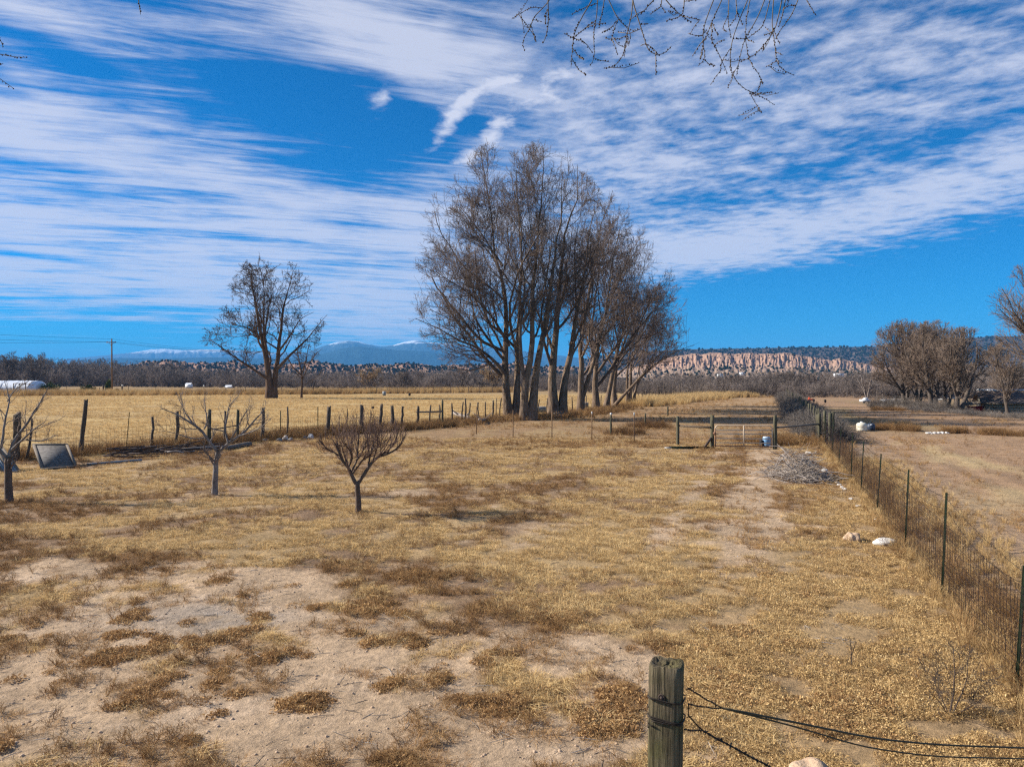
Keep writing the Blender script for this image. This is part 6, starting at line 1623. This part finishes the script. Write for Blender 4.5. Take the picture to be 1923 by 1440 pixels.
    bare_tree('dead_shrub', 'dark dead shrub with thin bare stems before the nearest fence post', (1785, 1345),
              [([(1783, 1345), (1790, 1300), (1793, 1260), (1790, 1215)], .009, .003), ([(1786, 1345), (1810, 1310), (1828, 1280), (1836, 1245)], .007, .002, 'trunk', .15), ([(1782, 1345), (1762, 1318), (1745, 1300), (1730, 1290)], .006, .002, 'trunk', -.15), ([(1784, 1345), (1775, 1310), (1768, 1280)], .006, .002, 'trunk', .2), ([(1788, 1345), (1830, 1330), (1868, 1312)], .006, .002, 'trunk', .1)],
              [(1790, 1300, 110, 95)], lv, FRS, cat='shrub', seed=81, rmin=.0019, flare=1.0)
    bare_tree('seedling', 'single thin dry stalk standing in the ochre weeds', (1599, 1252), [([(1599, 1252), (1599, 1225), (1596, 1195)], .006, .002), ([(1599, 1230), (1604, 1215), (1606, 1203)], .004, .002, 'limb')],
              [(1598, 1220, 16, 40)], [dict(lv[0], k=5), dict(lv[1], k=3)], FRS, cat='stalk', seed=83, rmin=.0019, flare=1.0)
    # tank and drum in the field
    c = gp(1618, 808.5); k = c[1] / FPX; t = thing('water_tank', 'cream round-topped plastic tank in the ploughed field', 'tank', c); R_ = 19 * k / 2; H_ = 15.5 * k
    pr = [(0, R_ * .96), (.03, R_), (H_ * .3, R_), (H_ * .33, R_ * .97), (H_ * .36, R_), (H_ * .68, R_), (H_ * .80, R_ * .95), (H_ * .90, R_ * .80), (H_ * .97, R_ * .5), (H_, R_ * .18)]
    MB().tube([[0, 0, z] for z, _ in pr], [r for _, r in pr], 20).build('shell', M['tank'], t, True); MB().tube([[0, 0, H_ - .01], [0, 0, H_ + .05]], R_ * .25, 12).build('cap', M['whitemetal'], t, True)
    c = gp(1635.5, 807.5); t = thing('drum', 'dark blue squat drum standing right of the cream tank', 'drum', c); R_ = 15 * k / 2; H_ = 14 * k
    pr = [(0, R_ * .9), (.04, R_), (H_ * .4, R_ * 1.02), (H_ * .66, R_ * .98), (H_ * .84, R_ * .74), (H_ * .92, R_ * .45)]
    MB().tube([[0, 0, z] for z, _ in pr], [r for _, r in pr], 18).build('shell', M['drum'], t, True); MB().tube([[0, 0, H_ * .9], [0, 0, H_ * 1.08]], R_ * .28, 10).build('neck', M['black'], t, True); MB().box([-R_ * .3, -R_ * .9, H_ * .75], (.12, .05, .06), 0, .4).build('label_patch', M['whitemetal'], t)
    for i, x in enumerate((1742, 1748, 1755, 1763, 1770, 1778)):
        rock('rubble_block', ('first', 'second', 'third', 'fourth', 'fifth', 'sixth')[i] + ' from the left of six white blocks by the weeds in the field', x, 814.5, 8, 5, M['whiterock'], 60 + i, 'rubble', 'white rubble in the field', .3)
    rock('rubble_block', 'white rubble just beyond the right fence near the tank', 1571, 820, 13, 6, M['whiterock'], 70, 'rubble')


M['brushtwig'] = mat('bleached_twigs', (.26, .21, .165), (.58, .49, .41), 3, .9, bump=0)
M['deadtwig'] = mat('dead_twigs', (.045, .032, .024), (.13, .095, .07), 5, .9, bump=0)
yard_things()


def far_things():
    rg = np.random.default_rng(35)
    # utility poles with wires
    Y = depth(739.5); g = gp(210.5, 739.5); H_ = 12.3; t = thing('utility_pole', 'brown wooden utility pole with a crossarm at the far left of the pasture', 'pole', g)
    MB().tube([[0, 0, -.2], [-.05, 0, 6], [-.08, 0, H_]], [.20, .17, .13], 10).build('shaft', M['pole'], t, True)
    MB().beam([-1.15, -.2, H_ - .75], [1.0, -.2, H_ - .70], .12, .14).build('crossarm', M['pole'], t); MB().beam([-.6, -.22, H_ - .78], [-.06, -.22, H_ - 1.5], .05, .05).build('brace', M['pole'], t); MB().beam([.5, -.22, H_ - .78], [-.06, -.22, H_ - 1.5], .05, .05).build('brace', M['pole'], t)
    ins = [[-1.0, -.2, H_ - .6], [.85, -.2, H_ - .6], [-.08, 0, H_ + .08]]
    for i, p in enumerate(ins): MB().tube([p + np.array([0, 0, -.1]), p + np.array([0, 0, 0]), p + np.array([0, 0, .1])], [.06, .09, .05], 8).build('insulator', M['darkrock'], t, True)
    p2 = gp(507, 734.5); P2 = thing('utility_pole', 'distant utility pole hidden behind the trunk of the lone cottonwood', 'pole', p2)
    MB().tube([[0, 0, -.2], [0, 0, 11.2]], [.18, .12], 8).build('shaft', M['pole'], P2, True); MB().beam([-1.1, 0, 10.6], [1.1, 0, 10.6], .12, .14).build('crossarm', M['pole'], P2)
    for i, (p, yl) in enumerate(zip(ins, (621, 637, 606))):
        e = at(-360, yl, 108); MB().tube(sag(np.array(p), e - g, 16, .35), .020, 4).build('wire', M['black'], t)
        MB().tube(sag(np.array(p), p2 + [(-1, 1, 0)[i], 0, 10.9] - g, 16, .8), .018, 4).build('wire', M['black'], t)
    # plastic tunnel greenhouse
    g = gp(20, 737.5); k = g[1] / FPX; t = thing('hoop_greenhouse', 'long white plastic hoop greenhouse at the far left', 'greenhouse', g)
    L0, L1 = -170 * k, 52 * k; R_ = 22 * k
    prof = [(-R_ * 1.25, 0), (-R_ * 1.22, R_ * .4), (-R_ * 1.0, R_ * .75), (-R_ * .6, R_ * .95), (0, R_ * 1.02), (R_ * .6, R_ * .95), (R_ * 1.0, R_ * .75), (R_ * 1.22, R_ * .4), (R_ * 1.25, 0)]
    xs = np.linspace(L0, L1, 24); V = [[x, y, z * (1 + .02 * math.sin(i * 2.1) + .02 * (i % 2))] for i, x in enumerate(xs) for y, z in prof]; n = len(prof)
    Q = [[i * n + j, (i + 1) * n + j, (i + 1) * n + j + 1, i * n + j + 1] for i in range(23) for j in range(n - 1)]
    mb = MB(); mb.add(V, Q); mb.build('film_cover', M['film'], t, True)
    mb = MB(); c = [[L1, y, z] for y, z in prof]; c2 = [[L1 + .9, y * .55, z * .82] for y, z in prof]; mb.add(c + c2, [[j, n + j, n + j + 1, j + 1] for j in range(n - 1)]); mb.add(c2, None, [[0, j, j + 1] for j in range(1, n - 1)]); mb.build('end_wall', M['film'], t, True)
    yf = -R_ * 1.34
    for x in (28 * k, 40 * k, 51 * k): MB().tube([[x, yf, -.1], [x, yf, R_ * .80]], .10, 6).build('door_post', M['frame'], t)
    MB().tube([[28 * k, yf, R_ * .80], [51 * k, yf, R_ * .80]], .09, 6).build('door_rail', M['frame'], t); MB().tube([[28 * k, yf - .02, R_ * .1], [40 * k, yf - .02, R_ * .78]], .07, 6).build('door_brace', M['frame'], t)
    for x in np.arange(-150, 20, 22): MB().tube([[x * k, yf, -.1], [x * k, yf, R_ * .40]], .06, 5).build('side_post', M['frame'], t)
    MB().tube([[L0, yf, R_ * .38], [28 * k, yf, R_ * .38]], .06, 5).build('side_rail', M['frame'], t)
    for i, r in enumerate(np.linspace(L0 + 1, L1, 9)):
        MB().tube([[r, y * 1.01, z * 1.03 + .02] for y, z in prof], .05, 5).build('hoop', M['whitemetal'], t)
    t.rotation_euler = (0, 0, math.radians(-3))
    # evergreen shrubs
    for i, (x, y, w, h, lab) in enumerate(((94, 737.5, 30, 17, 'round dark green shrub at the end of the greenhouse'), (166, 737, 24, 13, 'low pale green shrub left of the utility pole'), (204, 739, 13, 22, 'upright green shrub at the foot of the utility pole'), (218, 738.5, 10, 7, 'tiny green shrub right of the utility pole'))):
        c = gp(x, y); k = c[1] / FPX; r2 = np.random.default_rng(90 + i); t = thing('evergreen_shrub', lab, 'shrub', c, 'green shrubs by the greenhouse'); mb = MB(); N = 900
        q = norm(r2.normal(size=(N, 3))) * (r2.random((N, 1)) ** .35); q[:, 2] = q[:, 2] * .5 + .5; q *= np.array([w * k / 2, w * k / 2, h * k]); q *= (1 + .25 * np.sin(q[:, :1] * 3 + 1) * np.cos(q[:, 1:2] * 3)); s = .16
        u = norm(r2.normal(size=(N, 3))) * s; v = norm(np.cross(u, r2.normal(size=(N, 3)))) * s * .5
        V = np.stack([q - u - v, q + u - v, q + u + v, q - u + v], 1).reshape(-1, 3); mb.add(V, np.arange(N * 4).reshape(-1, 4)); mb.build('foliage', M['evergreen'], t)
        MB().tube([[0, 0, -.1], [0, 0, h * k * .5]], .12, 6).build('stem', M['post'], t)
    # the far pasture fence
    g = gp(500, 740); t = thing('wire_fence', 'far wire fence on thin posts along the back of the pasture', 'fence', g); nodes = []
    for i, x in enumerate((20, 75, 125, 187, 194, 230, 241, 293, 340, 383, 424, 461, 500, 529, 558, 588, 614, 640, 663, 686, 707, 728, 746, 764, 781, 798, 815, 830, 846, 862, 880, 900, 925)):
        y = np.interp(x, [0, 560, 925], [742.5, 740.5, 737.5]); b = gp(x, y); nodes.append(b.copy()); fat = x in (194, 230, 588); h = (2.0 if fat else 1.75) + rg.normal() * .1
        p = wood_post('post', b - [0, 0, .1], b + [rg.normal() * .04, 0, h], .17 if fat else .055, M['post'], t, 900 + i, 6, g, .01)
        if x in (383, 230): MB().box(b + [0, 0, h + .03] - g, (.25, .2, .35)).build('white_tip', M['palepost'], p)
    for h in (.5, .95, 1.4):
        mb = MB()
        for a, b in zip(nodes[:-1], nodes[1:]): mb.tube(np.array([a + [0, 0, h], b + [0, 0, h]]) - g, .012, 3, False)
        mb.build('wire', M['wire'], t)
    # small things far off
    def stump(lab, x, y, w, h, m, cat='stump'):
        c = gp(x, y); k = c[1] / FPX; mb = MB(); mb.ball((0, 0, h * k * .45), 1, int(x), .3, 2, (w * k / 2, w * k / 2, h * k / 2)); mb.box((w * k * .2, 0, h * k * .75), (w * k * .4, w * k * .3, h * k * .5), .4, .2); o = mb.build('stump', m); o.location = c; tag(o, lab, cat)
    stump('small dark stump in the far pasture right of the lone tree', 769, 743.5, 5, 6, M['dark']); stump('small dark stump at the far end of the ploughed field', 1549.5, 756, 4, 6, M['dark'])
    stump('dark stump near the far fence left of the lone tree', 273, 739.5, 4, 6, M['post']); stump('dark stump beyond the far fence, second from the pole', 311, 739, 5, 5, M['post'])
    c = gp(721.5, 743); k = c[1] / FPX; t = thing('marker_box', 'small pale marker box by the far pasture fence', 'box', c); MB().box((0, 0, .4), (.6, .4, .8)).build('case', M['pipe'], t); MB().box((0, 0, .83), (.66, .46, .07)).build('lid', M['whitemetal'], t)
    c = gp(1523, 754); k = c[1] / FPX; t = thing('farm_implement', 'orange-red farm implement at the far end of the field', 'implement', c)
    MB().box((0, 0, .30), (.85, .5, .22)).box((-.25, 0, .50), (.2, .35, .25)).build('body', M['orange'], t)
    for s in (-.3, .3): MB().tube([[s, -.3, .17], [s, -.18, .17]], .17, 12).build('wheel', M['black'], t)
    for i, (x, w, lab) in enumerate(((1624, 15, 'white flatbed trailer with a rounded load beyond the field'), (1661, 12, 'white trailer left of the elm trunks'), (1682, 16, 'white trailer half hidden behind the leftmost elm trunk'))):
        c = gp(x, 757); k = c[1] / FPX; W = w * k; t = thing('trailer', lab, 'trailer', c, 'white trailers beyond the field')
        MB().box((0, 0, .36), (W, .9, .30)).build('bed', M['whitemetal'], t)
        for s in (-.28, .28): MB().tube([[s * W, -.50, .16], [s * W, -.40, .16]], .16, 12).build('wheel', M['black'], t)
        if i == 0: mb = MB(); mb.ball((.1, 0, .56), 1, 2, .05, 2, (.35, .3, .22)); mb.build('load', M['whitemetal'], t, True)
        for s in (-.46, 0, .46): MB().beam((s * W, -.42, .51), (s * W, -.42, .62), .04, .04).build('stake', M['whitemetal'], t)
        MB().beam((-W * .48, -.42, .64), (W * .48, -.42, .64), .04, .04).build('side_rail', M['whitemetal'], t)
    for i, (x, y, w, lab) in enumerate(((355, 728.5, 10, 'tiny white shed before the woods right of the utility pole'), (430, 728.5, 11, 'low white shed before the woods left of the lone tree'))):
        c = gp(x, y); k = c[1] / FPX; W = w * k; h = (1.3, .5)[i]; t = thing('shed', lab, 'shed', c, 'white sheds by the woods'); MB().box((0, 0, h / 2), (W, 2, h)).build('wall', M['whitemetal'], t); mb = MB(); mb.add([[-W * .55, -1.2, h], [W * .55, -1.2, h], [W * .55, 0, h + .6], [-W * .55, 0, h + .6], [-W * .55, 1.2, h], [W * .55, 1.2, h]], [[0, 1, 2, 3], [3, 2, 5, 4]], None); mb.build('roof', M['whitemetal'], t)
    hz = []
    # little houses below the cliffs
    for i, (x, y, w, lab) in enumerate(((1352, 703, 9, 'small white house below the cliffs, middle of the three'), (1393, 700, 8, 'small white house below the cliffs right of the middle one'), (1575, 702, 16, 'long pale house below the right end of the cliffs'))):
        Yh = 915; p = at(x, y, Yh); k = Yh / FPX; W = w * k; t = thing('house', lab, 'house', p - [0, 0, 2.4], 'houses below the cliffs')
        MB().box((0, 0, .8), (W, 6, 4.4)).build('wall', M['whitemetal'], t); MB().box((0, 0, 3.2), (W * 1.05, 6.6, .35)).build('roof', M['roof'], t)
        for s in (-.25, .2): MB().box((s * W, -3.02, 1.3), (W * .14, .06, 1.3)).build('window', M['black'], t)


far_things()


def barn():
    Y = 80.0; z0 = -2.1; g = np.array([51.8, Y, z0]); t = thing('barn', 'low barn with brown roof, cream plank wall and red lean-to behind the grey brush', 'barn', g)
    W, Dp, He, Hr = 12.0, 5.0, 2.95, 4.0
    nb = 9                                                    # the plank courses of the front wall, each a board
    for i in range(nb): MB().box((W / 2, -.03 + .012 * (i % 2), He * (i + .5) / nb), (W, .05, He / nb - .03)).build('wall_board', M['cream'], t)
    MB().box((W / 2, .10, He / 2), (W - .05, .12, He - .02)).build('wall', M['board'], t)
    mb = MB(); mb.add([[0, 0, He], [0, Dp, He], [0, Dp / 2, Hr - .1], [0, 0, 0], [0, Dp, 0], [-.1, 0, He], [-.1, Dp, He], [-.1, Dp / 2, Hr - .1], [-.1, 0, 0], [-.1, Dp, 0]], [[5, 6, 9, 8], [0, 3, 4, 1]], [[5, 7, 6], [0, 1, 2]]); mb.build('gable_wall', M['cream'], t)
    for s, (ya, yb) in enumerate(((-.5, Dp / 2), (Dp + .5, Dp / 2))):
        za = He - .22; mb = MB(); mb.add([[-.5, ya, za], [W + .5, ya, za], [W + .5, yb, Hr], [-.5, yb, Hr], [-.5, ya, za + .12], [W + .5, ya, za + .12], [W + .5, yb, Hr + .12], [-.5, yb, Hr + .12]], [[3, 2, 1, 0], [4, 5, 6, 7], [0, 1, 5, 4], [3, 0, 4, 7], [1, 2, 6, 5]]); rf = mb.build('roof', M['roof'], t)
        if s == 0:
            MB().tube([[-.5, yb, Hr + .16], [W + .5, yb, Hr + .16]], .14, 6).build('ridge_cap', M['whitemetal'], rf); MB().beam([-.5, ya - .02, za + .05], [W + .5, ya - .02, za + .05], .05, .14).build('eave_trim', M['board'], rf)
    # red lean-to
    mb = MB(); mb.box((-.86, .35, 1.22), (1.65, .08, 2.44)).build('red_wall', M['red'], t); mb = MB(); mb.add([[-1.9, .15, 2.40], [-.12, .15, 2.72], [-.12, 3, 2.9], [-1.9, 3, 2.6], [-1.9, .15, 2.48], [-.12, .15, 2.80], [-.12, 3, 2.98], [-1.9, 3, 2.68]], [[3, 2, 1, 0], [4, 5, 6, 7], [0, 1, 5, 4], [3, 0, 4, 7]]); mb.build('lean_to_roof', M['board'], t)
    s = thing('open_shed', 'open shed with a pale metal roof edge left of the red lean-to', 'shed', g + [-4.3, 2.4, 0])
    for x in (0, 1.3, 2.4):
        for y in (0, 2.6): MB().tube([[x, y, 0], [x, y, 2.9 + .12 * x + .1 * y]], .08, 6).build('post', M['post'], s)
    mb = MB(); mb.add([[-.3, -.3, 2.95], [2.7, -.3, 3.35], [2.7, 3, 3.6], [-.3, 3, 3.2], [-.3, -.3, 3.05], [2.7, -.3, 3.45], [2.7, 3, 3.7], [-.3, 3, 3.3]], [[3, 2, 1, 0], [4, 5, 6, 7], [0, 1, 5, 4], [3, 0, 4, 7], [1, 2, 6, 5]]); mb.build('roof', M['roof'], s); MB().beam([-.3, -.34, 3.02], [2.7, -.34, 3.42], .05, .12).build('roof_edge', M['whitemetal'], s)
    t.rotation_euler = (0, 0, math.radians(-24)); s.rotation_euler = (0, 0, math.radians(-24))


barn()

# ------------------------------------------------------------------ haze: one even body of air round everything
mb = MB(); mb.box((0, 10500, 348), (64000, 21400, 704)); hz = mb.build('haze'); tag(hz, 'thin blue haze of the distant air', 'haze', kind='stuff')
hm = bpy.data.materials.new('haze'); hm.use_nodes = True; nt = hm.node_tree; nt.nodes.remove(nt.nodes['Principled BSDF'])
pv = nt.nodes.new('ShaderNodeVolumePrincipled'); pv.inputs['Color'].default_value = (.13, .48, 1.0, 1); pv.inputs['Density'].default_value = 8e-5
nt.links.new(pv.outputs[0], nt.nodes['Material Output'].inputs['Volume']); hz.data.materials.append(hm); hz.display_type = 'WIRE'
